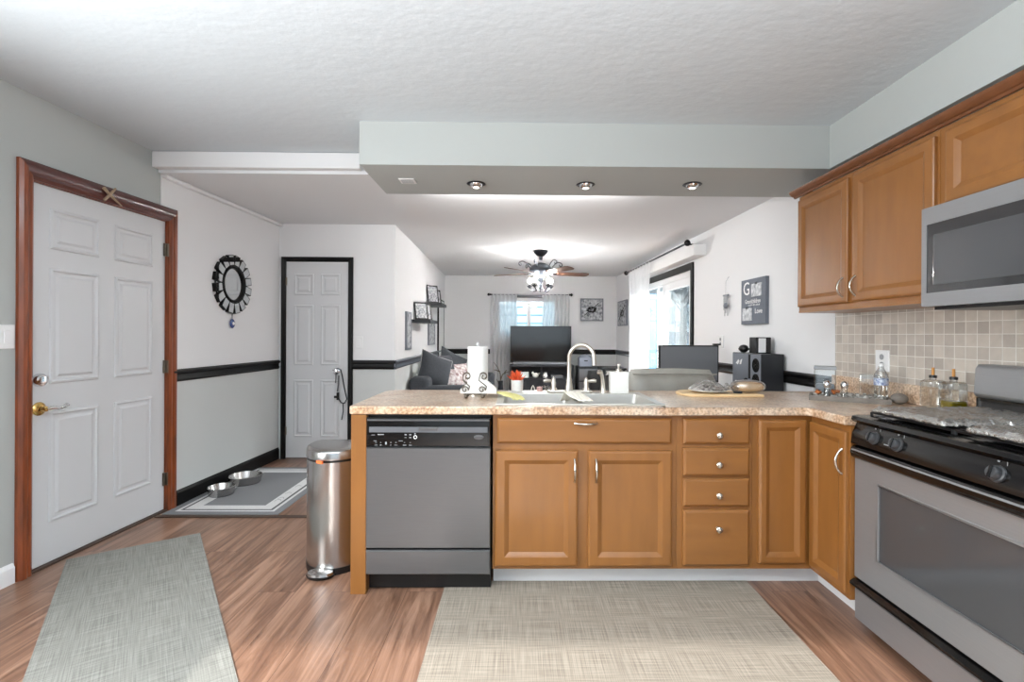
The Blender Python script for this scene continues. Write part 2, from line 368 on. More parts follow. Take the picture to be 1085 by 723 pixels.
# wall frames: local x to the right as seen from the room, local y into the wall, z up
dl = Vector((.047, 1, 0)).normalized(); ML = frame((-2.54, 2.56, 0), dl, (-dl.y, dl.x, 0))
MR = frame((2.07, 0, 0), (0, -1, 0), (1, 0, 0))                       # straight kitchen run
dr = Vector((-.036, 1, 0)).normalized(); MRL = frame((2.07, 3.2, 0), -dr, (dr.y, -dr.x, 0))
YC, YBK = 5.05, 9.30
def lw(Y): return -2.54+.047*(Y-2.56)
XCL = XU(418, YC)
XBL, XBR = XU(471, YBK), XU(652.5, YBK)
dll = Vector((XBL-XCL, YBK-YC, 0)).normalized(); MLL = frame((XCL, YC, 0), dll, (-dll.y, dll.x, 0))
ZK, ZL, ZSOF = 2.505, 2.375, 2.253

# ------------------------------------------------------------------ shell
struct(B().box(-3.2, 3.4, YB-.12, 9.6, -.1, 0).build('floor', 'plank_floor'))
struct(B().box(-3.0, 2.2, YB-.1, 3.47, ZK, ZK+.12).build('ceiling', 'ceiling_paint'))
struct(B().box(-3.0, 2.4, 3.47, 9.5, ZL, ZL+.25).build('ceiling_living', 'living_ceiling_paint'))
struct(B().box(lw(3.4)+.004, XU(380, 3.4), 3.405, 3.468, ZL+.02, ZK-.002).build('trim_1', 'white_trim', bevel=.006), 'white painted trim board where the ceiling steps down', 'trim')
# left wall with the entry door opening
dx0, dzb = hit(30, 606.5, ML); dx1, _ = hit(170, 546, ML)
dx0 = dx0-.005; dx1 = hit(185, 400, ML)[0]-.078; DZ = hit(32.5, 190, ML)[1]-.006
Lend = (YC-2.56)/dl.y+.02
b = B(ML); b.box(-4.2, dx0-.012, 0, .12, 0, ZK+.05); b.box(dx1+.012, 1.0, 0, .12, 0, ZK+.05); b.box(dx0-.012, dx1+.012, 0, .12, DZ+.012, ZK+.05)
struct(b.build('wall_left', 'grey_paint'))
px0 = hit(170, 200, ML)[0]
b = B(ML); b.box(px0, dx1+.03, -.006, .10, DZ+.06, ZL+.004); b.box(dx1+.03, Lend, -.006, .10, .94, ZL+.004); b.box(1.0, Lend, 0, .12, 0, ZL+.05)
struct(b.build('wall_left_upper', 'white_paint'))
struct(B(ML).box(dx1+.03, Lend, -.005, .1, 0, .94).build('wall_left_lower', 'lower_grey'))
struct(B(ML).box(px0, Lend, -.045, 0, ZL-.03, ZL).build('trim_2', 'white_trim', bevel=.012), 'narrow white ceiling moulding above the round mirror', 'trim')
# closet wall
struct(B().box(-2.75, XCL, YC, YC+.12, .94, ZL+.02).build('wall_closet', 'white_paint'))
cA, cB_ = XU(298, YC), XU(374, YC)
b = B(); b.box(-2.75, cA+.03, YC+.001, YC+.12, 0, .94); b.box(cB_-.03, XCL, YC+.001, YC+.12, 0, .94)
struct(b.build('wall_closet_lower', 'lower_grey'))
struct(B(MLL).box(.03, 4.6, 0, .1, 0, ZL+.02).build('wall_living_left', 'white_paint'))
struct(B(MLL).box(.002, 4.24, -.004, 0, 0, .93).build('wall_living_left_lower', 'lower_grey'))
# back wall with window
wx0, wx1 = XU(526.5, YBK), XU(590, YBK); wz1, wz0 = ZV(317, YBK), ZV(358, YBK)
b = B(); b.box(-2.6, wx0, YBK, YBK+.12, 0, ZL+.02); b.box(wx1, 2.4, YBK, YBK+.12, 0, ZL+.02); b.box(wx0, wx1, YBK, YBK+.12, 0, wz0); b.box(wx0, wx1, YBK, YBK+.12, wz1, ZL+.02)
struct(b.build('wall_back', 'white_paint'))
struct(B().box(XBL+.01, XBR-.01, YBK-.004, YBK, 0, .93).build('wall_back_lower', 'lower_grey'))
# right wall: kitchen run + living run with sliding door opening
struct(B().box(2.07, 2.19, YB-.1, 3.205, 0, ZK+.05).build('wall_right', 'white_paint'))
sx1, sz1 = hit(733, 290, MRL); sx0 = hit(676, 300, MRL)[0]; SZ = 2.02
b = B(MRL); b.box(-.005, sx1, 0, .12, 0, ZL+.1) if False else None
# local x is negative going deeper
b = B(MRL); b.box(sx1, .0, 0, .12, 0, ZL+.1); b.box(-6.25, sx0, 0, .12, 0, ZL+.1); b.box(sx0, sx1, 0, .12, SZ, ZL+.1)
struct(b.build('wall_right_living', 'white_paint'))
# rear wall with patio opening, behind the photographer
b = B(); b.box(-3.0, -1.2, YB-.1, YB, 0, ZK+.1); b.box(-1.2, 2.2, YB-.1, YB, HEAD, ZK+.1); b.box(1.95, 2.2, YB-.1, YB, 0, HEAD)
struct(b.build('wall_rear', 'rear_paint'))
# soffits
sy0 = 2.907; sxl = XU(379.5, sy0)
struct(B().box(sxl, 2.07, sy0, 3.51, ZSOF, ZK+.01).build('ceiling_soffit', 'grey_paint'), 'pale grey dropped soffit above the peninsula', 'soffit')
struct(B().box(1.834, 2.07, YB, sy0+.002, ZSOF, ZK+.01).build('ceiling_soffit_side', 'grey_paint'), 'pale grey soffit above the wall cabinets', 'soffit')
# tile
struct(B().box(2.062, 2.07, .2, 3.2, .9, 1.46).build('wall_backsplash', 'tile'), 'square beige tile backsplash with pale grout', 'backsplash')

# chair rails
def rail(name, M, x0, x1, m, zc=.955, label=''):
    prof = [(0, -.045), (-.012, -.045), (-.022, -.03), (-.014, -.012), (-.014, .008), (-.03, .02), (-.03, .034), (-.012, .045), (0, .045)]
    struct(B(M).extr([(y, zc+z) for y, z in prof], x0, x1).build(name, m, smooth=30), label, 'chair rail')
MC = Matrix.Translation((0, YC, 0)); MBK = Matrix.Translation((0, YBK, 0))
rail('trim_3', ML, hit(184, 397, ML)[0]-.03, Lend-.03, 'black_trim', label='black chair rail below the round mirror')
rail('trim_4', MC, cB_, XCL+.02, 'black_trim', label='black chair rail right of the closet door')
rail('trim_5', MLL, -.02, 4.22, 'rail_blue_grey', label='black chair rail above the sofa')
rail('trim_6', MBK, XBL, XBR, 'black_trim', label='black chair rail on the far wall behind the television')
rail('trim_7', MRL, sx1+.07, -.03, 'black_trim', label='black chair rail on the right wall behind the computer')
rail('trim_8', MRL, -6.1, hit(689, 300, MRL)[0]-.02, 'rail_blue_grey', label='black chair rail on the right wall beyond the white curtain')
def baseb(name, M, x0, x1, m, h, label):
    struct(B(M).extr([(0, 0), (-.016, 0), (-.016, h-.02), (-.006, h), (0, h)], x0, x1).build(name, m), label, 'baseboard')
baseb('baseboard_left', ML, hit(186, 540, ML)[0], Lend-.02, 'black_trim', .115, 'black baseboard beside the pet bowls')
baseb('baseboard_left_near', ML, -3.8, dx0-.075, 'white_trim', .10, 'white baseboard left of the entry door')
baseb('baseboard_closet', MC, cB_, XCL, 'black_trim', .115, 'black baseboard right of the closet door')
baseb('baseboard_back', MBK, XBL, XBR, 'black_trim', .115, 'black baseboard along the far wall')
struct(B().box(lw(3.45)+.02, -.95, 3.42, 3.46, 0, .007).build('trim_9', 'oak_strip', bevel=.002), 'dark floor transition strip in front of the pet mat', 'floor strip')

# ------------------------------------------------------------------ entry door
def six_panel(bm, x0, x1, z0, z1, y):
    W = x1-x0; Hh = z1-z0; st = W*.125; mid = W*.115; cw = (W-2*st-mid)/2
    rows = [(.055, .165), (.215, .525), (.60, .895)]
    for (a, c) in rows:
        for k in range(2):
            xa = x0+st+k*(cw+mid); za = z1-Hh*c; zb = z1-Hh*a
            bm.rings(xa, xa+cw, za, zb, [(0, y), (.004, y-.007), (.014, y-.009), (.022, y-.001), (.036, y-.001), (.05, y-.008), (.056, y-.008)], cap0=False)
base = ML @ Vector((dx0, 0, 0))
door = thing('door_1', 'white six-panel entry door in a reddish-brown wood frame', 'door', base, kind='structure')
b = B(ML); b.box(dx0+.003, dx1-.003, .012, .05, .014, DZ); b.build('door_leaf', 'door_white', door, bevel=.002)
b = B(ML); six_panel(b, dx0, dx1, .014, DZ, .012); b.build('panel_moulding', 'door_white', door)
co, ct = hit(16, 400, ML)[0], .02; co2 = hit(185, 400, ML)[0]
casp = [(0, 0), (-.012, 0), (-.02, .012), (-.024, .03), (-.018, .055), (-.02, .068), (-.01, .078), (0, .078)]
def casing(parent, M, x0, x1, z1, w, mv, mh, y=0, d=.022, wh=None):
    wh = wh or w; kh = wh/w
    # mitred, moulded casing: three pieces
    L_ = lambda k: [(0, y), (-d*.55, y)] and None
    prof = [(0, 0), (0, -d*.55), (.18*w, -d*.95), (.45*w, -d), (.62*w, -d*.72), (.8*w, -d*.8), (w, -d*.45), (w, 0)]   # from outside inwards
    n = len(prof)
    def piece(a, c, nm, mm):
        vs = [tuple(q) for q in a]+[tuple(q) for q in c]
        B(M).add(vs, [tuple(range(n)), tuple(range(2*n-1, n-1, -1))]+[(i, n+i, n+(i+1) % n, (i+1) % n) for i in range(n)]).build(nm, mm, parent, smooth=35)
    piece([(x0+t, y+q, 0) for t, q in prof], [(x0+t, y+q, z1-t*kh) for t, q in prof], 'casing', mv)
    piece([(x1-t, y+q, z1-t*kh) for t, q in prof], [(x1-t, y+q, 0) for t, q in prof], 'casing', mv)
    piece([(x0+t, y+q, z1-t*kh) for t, q in prof], [(x1-t, y+q, z1-t*kh) for t, q in prof], 'head_casing', mh)
cwid = dx0-co
casing(door, ML, co, co2, hit(16, 165.5, ML)[1], .075, 'cherry', 'cherry_dark', d=.03, wh=hit(16, 165.5, ML)[1]-DZ-.006)
b = B(ML); b.box(dx0-.012, dx0, -.002, .07, 0, DZ+.012); b.box(dx1, dx1+.012, -.002, .07, 0, DZ+.012); b.box(dx0-.012, dx1+.012, -.002, .07, DZ+.002, DZ+.012); b.build('jamb', 'cherry', door)
B(ML).box(dx0, dx1, -.012, .07, 0, .012).build('threshold', 'oak_strip', door)
for vv in (264, 389, 509):
    zz = hit(172, vv, ML)[1]
    b = B(ML); b.tube([(dx1+.002, -.006, zz-.045), (dx1+.002, -.006, zz+.045)], .007, 8); b.box(dx1-.02, dx1+.002, -.001, .012, zz-.045, zz+.045); b.build('hinge', 'wire_bronze', door, smooth=40)
kx, kz = hit(43, 403, ML)
b = B(ML); b.lathe([(.036, 0), (.036, .01), (.030, .022), (.020, .025), (.019, .032), (0, .034)], (kx, .012, kz), (0, -1, 0), 24); b.build('deadbolt', 'chrome', door, smooth=40)
kx, kz = hit(43, 433.5, ML)
b = B(ML); b.lathe([(.036, 0), (.036, .006), (.028, .014), (.016, .018), (.014, .045), (0, .05)], (kx, .012, kz), (0, -1, 0), 24); dk = b.build('door_handle', 'brass', door, smooth=40)
b = B(ML); b.tube([(kx, -.035, kz), (kx+.03, -.042, kz+.004), (kx+.06, -.042, kz-.004), (kx+.09, -.04, kz-.002), (kx+.11, -.036, kz+.010), (kx+.12, -.034, kz+.006)], [.009, .011, .009, .008, .01, .008], 10); b.build('lever', 'chrome', dk, smooth=50)

# star / twig ornament on the head casing
p = ML @ Vector((hit(118, 208, ML, -.035)[0], -.035, hit(118, 208, ML, -.035)[1]))
def q_(u, v, y=-.04):
    a = hit(u, v, ML, y); return (a[0], y, a[1])
b = B(ML); b.tube([q_(110, 199), q_(116, 206), q_(129, 218.5)], [.010, .009, .004], 7); b.tube([q_(122.5, 200), q_(117, 206, -.044), q_(110.5, 212)], [.006, .009, .008], 7)
tag(b.build('twig_star', 'twig', smooth=50), 'small crossed-stick star ornament fixed on the entry door head casing', 'ornament')

# light switches
def plate(M, u, v, w_, h_, label, name='light_switch', toggles=1, cat='light switch', y=0):
    x, z = hit(u, v, M, y); o = thing(name, label, cat, M @ Vector((x, y, z-h_/2)))
    B(M).rings(x-w_/2, x+w_/2, z-h_/2, z+h_/2, [(0, y), (0, y-.004), (.004, y-.007)]).build('cover_plate', 'white_plastic', o)
    if cat == 'outlet':
        for s_ in (-1, 1):
            k = B(M).lathe([(.016, 0), (.016, .002), (0, .002)], (x, y-.007, z+s_*.022), (0, -1, 0), 16).build('socket', 'white_dark_line', o)
    else:
        for k in range(toggles):
            xx = x+(k-(toggles-1)/2)*.045
            B(M).rings(xx-.016, xx+.016, z-.033, z+.033, [(0, y-.007), (.002, y-.010)]).build('rocker', 'white_trim', o, label=None)
    return o
plate(ML, 1, 357, .12, .12, 'white double light switch plate left of the entry door', toggles=2)
plate(MC, 380.5, 363, .075, .12, 'white light switch plate on the wall right of the closet door')
plate(MLL, 420.5, 366, .075, .12, 'white light switch plate on the wall left of the narrow hanging panel')
plate(MR, 935.5, 382.5, .105, .12, 'white outlet plate on the beige tile backsplash', 'wall_outlet', cat='outlet', y=-.008)
plate(MRL, 764, 362, .12, .12, 'white outlet plate on the right wall above the monitor', 'wall_outlet', cat='outlet')

# ------------------------------------------------------------------ closet door
dA, dB = XU(303.5, YC), XU(368.5, YC); zt = ZV(279, YC, 330)
d2 = thing('door_2', 'white six-panel closet door in a black frame', 'door', (dA, YC, 0), kind='structure')
B(MC).box(dA, dB, -.006, 0.1, .014, zt).build('door_leaf', 'door_white', d2)
b = B(MC); six_panel(b, dA, dB, .014, zt, -.006); b.build('panel_moulding', 'door_white', d2)
casing(d2, MC, cA, cB_, ZV(272.5, YC, 330), .048, 'black_trim', 'black_trim', d=.026)
for vv in (300, 457): B(MC).tube([(dA+.002, -.014, ZV(vv, YC)-.04), (dA+.002, -.014, ZV(vv, YC)+.04)], .007, 8).build('hinge', 'wire_bronze', d2)
kx, kz = XU(357.5, YC), ZV(393, YC, 357)
b = B(MC); b.lathe([(.03, 0), (.03, .006), (.012, .012), (.012, .04), (.026, .05), (.03, .062), (.022, .075), (0, .078)], (kx, -.006, kz), (0, -1, 0), 20); b.build('door_knob', 'chrome', d2, smooth=40)
# hanging leash on the closet knob
yy = YC-.055
g = lambda u, v, y=yy: tuple(onY(u, v, y))
ls = thing('dog_leash', 'dark leash and clip hanging from the closet door knob', 'leash', g(358, 445))
b = B(); b.tube([g(357, 397), g(355.5, 392), g(358, 390.5), g(361, 392), g(362.5, 398), g(365, 412), g(367.5, 423), g(365, 427.5), g(361.5, 427), g(359, 423), g(358, 416)], .007, 6); b.tube([g(363.5, 427), g(363.7, 436), g(362, 445)], .006, 6); b.build('strap', 'dark_metal', ls, smooth=60)
b = B(); b.box(g(356.3, 0)[0], g(360, 0)[0], yy-.01, yy+.01, g(358, 422)[2], g(358, 419.5)[2]); b.tube([g(358, 416), g(358, 424)], .014, 8); b.build('clip', 'black_plastic', ls)
b = B(); b.tube([g(356, 395), g(355.6, 406)], .006, 6); b.tube([g(359, 398), g(358.5, 408), g(357.5, 415)], .008, 6); b.build('cord', 'grey_plastic', ls)

# ------------------------------------------------------------------ sunburst mirror
mx_, mz_ = hit(246.8, 301.5, ML, -.02); R0 = .252
mir = thing('sunburst_mirror', 'round mirror with a black ring of small rectangular mirror segments', 'mirror', ML @ Vector((mx_, -.02, mz_-R0)))
b = B(ML); b.lathe([(.158, .0), (.158, .02), (.15, .03), (.138, .03), (.132, .018), (.132, .0)], (mx_, -.008, mz_), (0, -1, 0), 40); b.build('inner_ring', 'black_trim', mir, smooth=40)
b = B(ML); b.lathe([(.133, 0), (.133, .006), (0, .006)], (mx_, -.015, mz_), (0, -1, 0), 40); b.build('centre_mirror', 'mirror_glass', mir, smooth=30)
b = B(ML); b.tube([(mx_+.215*math.cos(t*2*PI/40), -.008, mz_+.215*math.sin(t*2*PI/40)) for t in range(40)], .007, 6, closed=True); b.build('outer_ring', 'black_trim', mir, smooth=60)
for k in range(16):
    a = 2*PI*(k+.5)/16; T = ML @ Matrix.Translation((mx_, 0, mz_)) @ Matrix.Rotation(a, 4, 'Y')
    b = B(T); b.rings(-.034, .034, .160, .250, [(0, -.006), (0, -.034), (.007, -.034), (.008, -.030)]); s_ = b.build('segment', 'black_trim', mir)
    B(T).box(-.029, .029, -.0345, -.031, .165, .245).build('segment_mirror', 'mirror_glass', s_)
cx_, cz_ = hit(246, 343, ML, -.015)
ch = thing('hanging_charm', 'small blue glass charm hanging under the round black mirror', 'charm', ML @ Vector((cx_, -.015, cz_-.04)))
B(ML).tube([(cx_, -.015, mz_-.25), (cx_, -.015, cz_+.03)], .003, 6).build('cord', 'black_trim', ch)
B(ML).lathe([(0, -.012), (.024, -.010), (.034, 0), (.024, .010), (0, .012)], (cx_, -.016, cz_), (0, -1, 0), 20, sy=1.2).build('disc', 'blue_charm', ch, smooth=60)
B(ML).lathe([(.014, 0), (.012, .004), (0, .005)], (cx_, -.027, cz_), (0, -1, 0), 16).build('eye_spot', 'white_ceramic', ch, smooth=60)

# ------------------------------------------------------------------ peninsula cabinets
YF = 2.44                                        # face-frame plane
MP = Matrix.Translation((0, YF, 0))
X = lambda u: XU(u, YF-.02)
Z = lambda v, u=620: ZV(v, YF-.02, u)
TOE = .112; CB = .872
def cab_door(par, M, x0, x1, z0, z1, y=0, st=.052, m='maple', name='door'):
    return B(M).rings(x0, x1, z0, z1, [(0, y), (0, y-.015), (.004, y-.019), (.012, y-.021), (st-.006, y-.021), (st+.002, y-.017), (st+.016, y-.009), (st+.019, y-.009)]).build(name, m, par)
def drawer_front(par, M, x0, x1, z0, z1, y=0, m='maple_h'):
    return B(M).rings(x0, x1, z0, z1, [(0, y), (0, y-.012), (.010, y-.020), (.012, y-.021)]).build('drawer', m, par)
def bow(par, M, a, c, out=.028, r=.0045):
    a = Vector(a); c = Vector(c); pts = []
    for i in range(13):
        t = i/12; p_ = a.lerp(c, t); p_.y -= out*math.sin(PI*t)**.7; pts.append(p_)
    b = B(M); b.tube(pts, [.0065 if i in (0, 12) else r+(.0015*math.sin(PI*i/12)) for i in range(13)], 8); return b.build('handle', 'nickel', par, smooth=60)
def knob(par, M, x, y, z):
    b = B(M); b.lathe([(.009, 0), (.006, .004), (.006, .012), (.015, .018), (.0165, .024), (.012, .030), (0, .032)], (x, y, z), (0, -1, 0), 18); return b.build('knob', 'nickel', par, smooth=50)

# end panel
px_a, px_b = XU(371.5, 2.405), XU(387.8, 2.405)
tag(B().box(px_a, px_b, 2.415, 3.05, 0, CB).build('end_panel', 'maple', bevel=.002), 'tall honey maple end panel left of the dishwasher', 'cabinet panel')
# dishwasher
dwx0, dwx1 = X(388.5), X(521)
dwa = thing('dishwasher', 'stainless steel dishwasher with black control strip', 'dishwasher', ((dwx0+dwx1)/2, YF, 0))
g1 = .003
B().box(dwx0+g1, dwx1-g1, YF+.004, YF+.58, .10, CB-.004).build('tub', 'black_plastic', dwa)
B(MP).rings(dwx0+g1, dwx1-g1, Z(580, 455), Z(474, 455), [(0, 0), (0, -.03), (.004, -.036)]).build('door_panel', 'stainless', dwa)
B(MP).rings(dwx0+g1, dwx1-g1, Z(608, 455), Z(582.5, 455), [(0, 0), (0, -.028), (.004, -.033)]).build('lower_panel', 'stainless', dwa)
B().box(dwx0+g1, dwx1-g1, YF+.03, YF+.06, .006, .105).build('kick_plate', 'black_plastic', dwa)
zc0, zc1 = Z(473.3, 455), Z(442.5, 455)
cp = B(MP).rings(dwx0+g1, dwx1-g1, zc0, zc1, [(0, 0), (0, -.03), (.006, -.036)]).build('control_panel', 'black_gloss', dwa)
B(MP).box(dwx0+.01, dwx1-.01, -.040, -.034, Z(444.8, 455)-.004, Z(444.8, 455)+.004).build('highlight_rail', 'stainless', cp)
B(MP).rings(X(392), X(518), Z(472, 455), Z(451, 455), [(0, -.036), (.002, -.040), (.006, -.040)]).build('control_face', 'black_gloss', cp)
B(MP).box(X(392)+.004, X(518)-.004, -.0435, -.040, Z(457.5, 455), Z(451.8, 455)).build('vent_strip', 'grey_plastic', cp)
B(MP).rings(X(445), X(465), Z(455.5, 455), Z(451.8, 455), [(0, -.0435), (.003, -.046)]).build('door_latch', 'stainless', cp)
b = B(MP)
for (u, v, w_, h_) in [(397, 460.3, 5, .6), (405, 459.8, 9, 1.2), (399, 466.5, 4, .6), (400, 471, 4, .8), (405, 471, 2.5, .8), (410.5, 469, 2.2, 4), (415.5, 471, 2, .8), (421, 471, 4, .8), (426, 466.5, 6, .6), (430, 471, 5, .8), (436, 471, 4, .8), (431, 460, 3, 1.6), (436, 460, 3, 1.6), (441, 459, 2, 1.6), (431, 463, 3, .6), (436, 463, 3, 1.4), (400, 468.2, 2, .6), (405, 468.2, 2, .6), (415.5, 468.2, 2, .6), (421, 468.2, 2, .6), (430, 468.2, 2, .6), (436, 468.2, 2, .6)]:
    b.box(X(u-w_*.36), X(u+w_*.36), -.0415, -.0395, Z(v+h_*.35, 455), Z(v-h_*.35, 455))
b.build('button_marks', 'white_dark_line', cp)
B(MP).lathe([(.009, 0), (.009, .003), (.006, .003), (.006, .0)], (X(441.3), -.039, Z(462.5, 441)), (0, -1, 0), 18).build('start_button', 'white_plastic', cp)
bd = B(MP).lathe([(.024, 0), (.024, .002), (.021, .0035), (0, .0035)], (X(508), -.040, Z(462.6, 508)), (0, -1, 0), 28, sx=1.0, sy=.48)
bd = bd.build('badge', 'stainless', cp, smooth=40)
text(MP, 'Whirlpool', .0095, X(508), -.0442, Z(462.6, 508), 'black_plastic', bd)

# sink base cabinet
sbx0, sbx1 = X(522.5), X(718.5)
sb = thing('sink_base_cabinet', 'wide honey maple base cabinet with two doors below the sink', 'cabinet', ((sbx0+sbx1)/2, YF, TOE))
b = B(); b.box(sbx0, sbx1, YF, YF+.02, TOE, CB); b.box(sbx0, sbx0+.018, YF+.02, YF+.58, TOE, CB); b.box(sbx1-.018, sbx1, YF+.02, YF+.58, TOE, CB); b.box(sbx0+.018, sbx1-.018, YF+.02, YF+.58, TOE, TOE+.018); b.box(sbx0+.018, sbx1-.018, YF+.56, YF+.58, TOE+.018, CB); b.build('body', 'maple_gap' if False else 'maple', sb)
d_ = drawer_front(sb, MP, X(527), X(712.5), Z(470.5), Z(443.5)); bow(d_, MP, (X(609.5), -.021, Z(449)), (X(632.5), -.021, Z(449)), .022); 
d_ = cab_door(sb, MP, X(525), X(613), Z(601, 570), Z(478)); bow(d_, MP, (X(609.3), -.021, Z(487)), (X(609.3), -.021, Z(511)))
d_ = cab_door(sb, MP, X(624), X(713), Z(601, 670), Z(478)); bow(d_, MP, (X(632), -.021, Z(487)), (X(632), -.021, Z(511)))
# drawer base cabinet
dbx0, dbx1 = sbx1+.001, X(799)
db_ = thing('drawer_base_cabinet', 'narrow honey maple base cabinet with a stack of four drawers', 'cabinet', ((dbx0+dbx1)/2, YF, TOE))
B().box(dbx0, dbx1, YF, YF+.58, TOE, CB).build('body', 'maple', db_)
for (va, vb, kv) in ((444, 471, 461), (475.5, 505, 492), (508, 537.5, 524.5), (541, 600.5, 560)):
    d_ = drawer_front(db_, MP, X(725), X(795.5), Z(vb, 760), Z(va, 760)); knob(d_, MP, X(761.5), -.021, Z(kv, 761))
# corner cabinet
XFR = 1.455                                     # face plane of the right-hand run
cbx0 = dbx1+.001
cc = thing('corner_base_cabinet', 'honey maple corner cabinet with one tall narrow door and no handle', 'cabinet', ((cbx0+XFR)/2, YF, TOE))
b = B(); b.prism([(cbx0, YF), (XFR, YF), (XFR, YF+.002), (2.05, YF+.002), (2.05, YF+.6), (cbx0, YF+.6)], TOE, CB); b.build('body', 'maple', cc)
cab_door(cc, MP, X(805), X(855.5), Z(598, 830), Z(445.5, 830), st=.040)
# right base cabinet next to the range (door faces the aisle)
MRF = frame((XFR, 0, 0), (0, -1, 0), (1, 0, 0))
RY1 = 2.145                                      # range left side
rb = thing('aisle_base_cabinet', 'honey maple base cabinet with one door between corner and range', 'cabinet', (XFR+.3, 2.3, TOE))
B().box(XFR, 2.05, RY1+.004, YF-.001, TOE, CB).build('body', 'maple', rb)
d_ = cab_door(rb, MRF, -(YF-.012), -(RY1+.012), Z(602.5, 860)+.012, Z(446), st=.045)
bow(d_, MRF, (-(RY1+.03), -.021, .765), (-(RY1+.03), -.021, .655), .03)
# toe kicks
struct(B().box(X(522.5), 1.56, 2.545, 2.56, .0, .11).build('baseboard_kitchen', 'white_trim'), 'white toe kick board under the peninsula cabinets', 'toe kick')
struct(B().box(1.556, 1.572, RY1+.004, 2.545, .0, .11).build('baseboard_aisle', 'white_trim'), 'white toe kick board beside the range', 'toe kick')
# breakfast-side back panel of the peninsula
tag(B().box(px_b+.001, 2.0, 3.045, 3.06, 0, CB).build('back_panel', 'maple'), 'honey maple panel closing the living-room side of the peninsula', 'cabinet panel')

# ------------------------------------------------------------------ countertop (L-shaped, sink cut out)
CT0, CT1 = CB+.002, .914; CY0, CY1 = 2.405, 3.13
SX0, SX1, SY0, SY1 = XU(526, 2.47)+.015, XU(704, 2.47)-.015, 2.475, 3.0
cxl = XU(369.5, CY0)
ct = thing('countertop', 'L-shaped speckled beige granite-look countertop with a low backsplash lip', 'countertop', (.6, 2.8, CT0))
b = B()
rc = .10; arc = [(cxl+rc-rc*math.sin(a), CY1-rc+rc*math.cos(a)) for a in [i*PI/12 for i in range(7)]]
b.prism([(cxl+.012, CY0), (SX0, CY0), (SX0, CY1)]+arc+[(cxl, CY0+.012)], CT0, CT1)
b.box(SX0, SX1, CY0, SY0+.01, CT0, CT1); b.box(SX0, SX1, SY1-.09, CY1, CT0, CT1)
XC = 1.425
b.prism([(SX1, CY0), (XC-.02, CY0), (XC, CY0-.02), (XC, RY1+.003), (2.06, RY1+.003), (2.06, 3.2), (1.98, 3.2), (1.95, CY1), (SX1, CY1)], CT0, CT1)
b.build('slab', 'granite', ct, bevel=.006)
B().box(2.036, 2.06, RY1+.003, 3.2, CT1, 1.015).build('backsplash_lip', 'granite', ct, bevel=.006)

# sink
sk = thing('kitchen_sink', 'stainless double-bowl drop-in sink in the peninsula', 'sink', ((SX0+SX1)/2, 2.74, CT1))
bz = CT1-.17; rim = CT1+.006
x0, x1, y0, y1 = SX0-.018, SX1+.018, SY0-.018, SY1
mid = (SX0+SX1)/2; wl = (SX0+.02, mid-.02, SY0+.015, SY1-.10); wr = (mid+.02, SX1-.02, SY0+.015, SY1-.10)
def bowl(b, x0, x1, y0, y1, z1, z0):
    def rr(i, r, z):
        pts = []
        for (cx, cy, a0) in ((x1-i-r, y1-i-r, 0), (x0+i+r, y1-i-r, PI/2), (x0+i+r, y0+i+r, PI), (x1-i-r, y0+i+r, 3*PI/2)):
            for k in range(5): a = a0+k*PI/8; pts.append((cx+r*math.cos(a), cy+r*math.sin(a), z))
        return pts
    lv = [rr(-.006, .03, z1), rr(0, .03, z1-.004), rr(.004, .04, z1-.06), rr(.012, .05, z0+.02), rr(.03, .05, z0)]
    vs = sum(lv, []); n = 20; fs = []
    for i in range(4):
        for k in range(n): fs.append((i*n+k, i*n+(k+1) % n, (i+1)*n+(k+1) % n, (i+1)*n+k))
    fs.append(tuple(range(4*n, 5*n))); b.add(vs, fs)
b = B(); b.box(x0, x1, y0, wl[2], CT1-.001, rim); b.box(x0, x1, wl[3], y1, CT1-.001, rim); b.box(x0, wl[0], wl[2], wl[3], CT1-.001, rim); b.box(wr[1], x1, wl[2], wl[3], CT1-.001, rim); b.box(wl[1], wr[0], wl[2], wl[3], CT1-.02, rim)
b.build('rim', 'sink_steel', sk, bevel=.003)
for w4 in (wl, wr):
    b = B(); bowl(b, *w4, rim, bz); q = b.build('basin', 'sink_steel', sk, smooth=50)
    B().lathe([(.045, 0), (.045, .004), (.03, .003), (0, .002)], ((w4[0]+w4[1])/2, (w4[2]+w4[3])/2, bz+.0005), n=20).build('drain', 'chrome', q, smooth=40)

# faucet
FY = SY1-.045; fz = rim
fx = XU(603, FY); fa = thing('kitchen_faucet', 'brushed nickel gooseneck faucet with two lever handles', 'faucet', (fx, FY, fz))
xa, xb = XU(583, FY), XU(624, FY)
b = B(); n_ = 10
pts = [(xb+.02*math.cos(a), FY+.03*math.sin(a)) for a in [-PI/2+i*PI/n_ for i in range(n_+1)]]+[(xa+.02*math.cos(a), FY+.03*math.sin(a)) for a in [PI/2+i*PI/n_ for i in range(n_+1)]]
b.prism(pts, fz, fz+.014); b.build('deck_plate', 'satin_nickel', fa, bevel=.004)
ztop = ZV(364.5, FY); ex, ez = XU(629.5, FY-.06), ZV(387, FY-.06); rad = (ex-fx)/2
b = B(); b.lathe([(.024, 0), (.022, .02), (.017, .05), (.018, .06), (.014, .075), (.013, .10)], (fx, FY, fz+.012), n=20); b.build('spout_base', 'satin_nickel', fa, smooth=50)
pts = [(fx, FY, fz+.09), (fx, FY, ztop-rad-.01)]
for i in range(1, 13):
    a = PI-i*PI*.93/12; pts.append((fx+rad+rad*math.cos(a), FY-.06*(i/12), ztop-rad-.01+rad*math.sin(a)*1.08))
pts.append((ex, FY-.062, ez))
b = B(); b.tube(pts, [.0125]*(len(pts)-2)+[.0115, .0125], 12); b.build('spout', 'satin_nickel', fa, smooth=60)
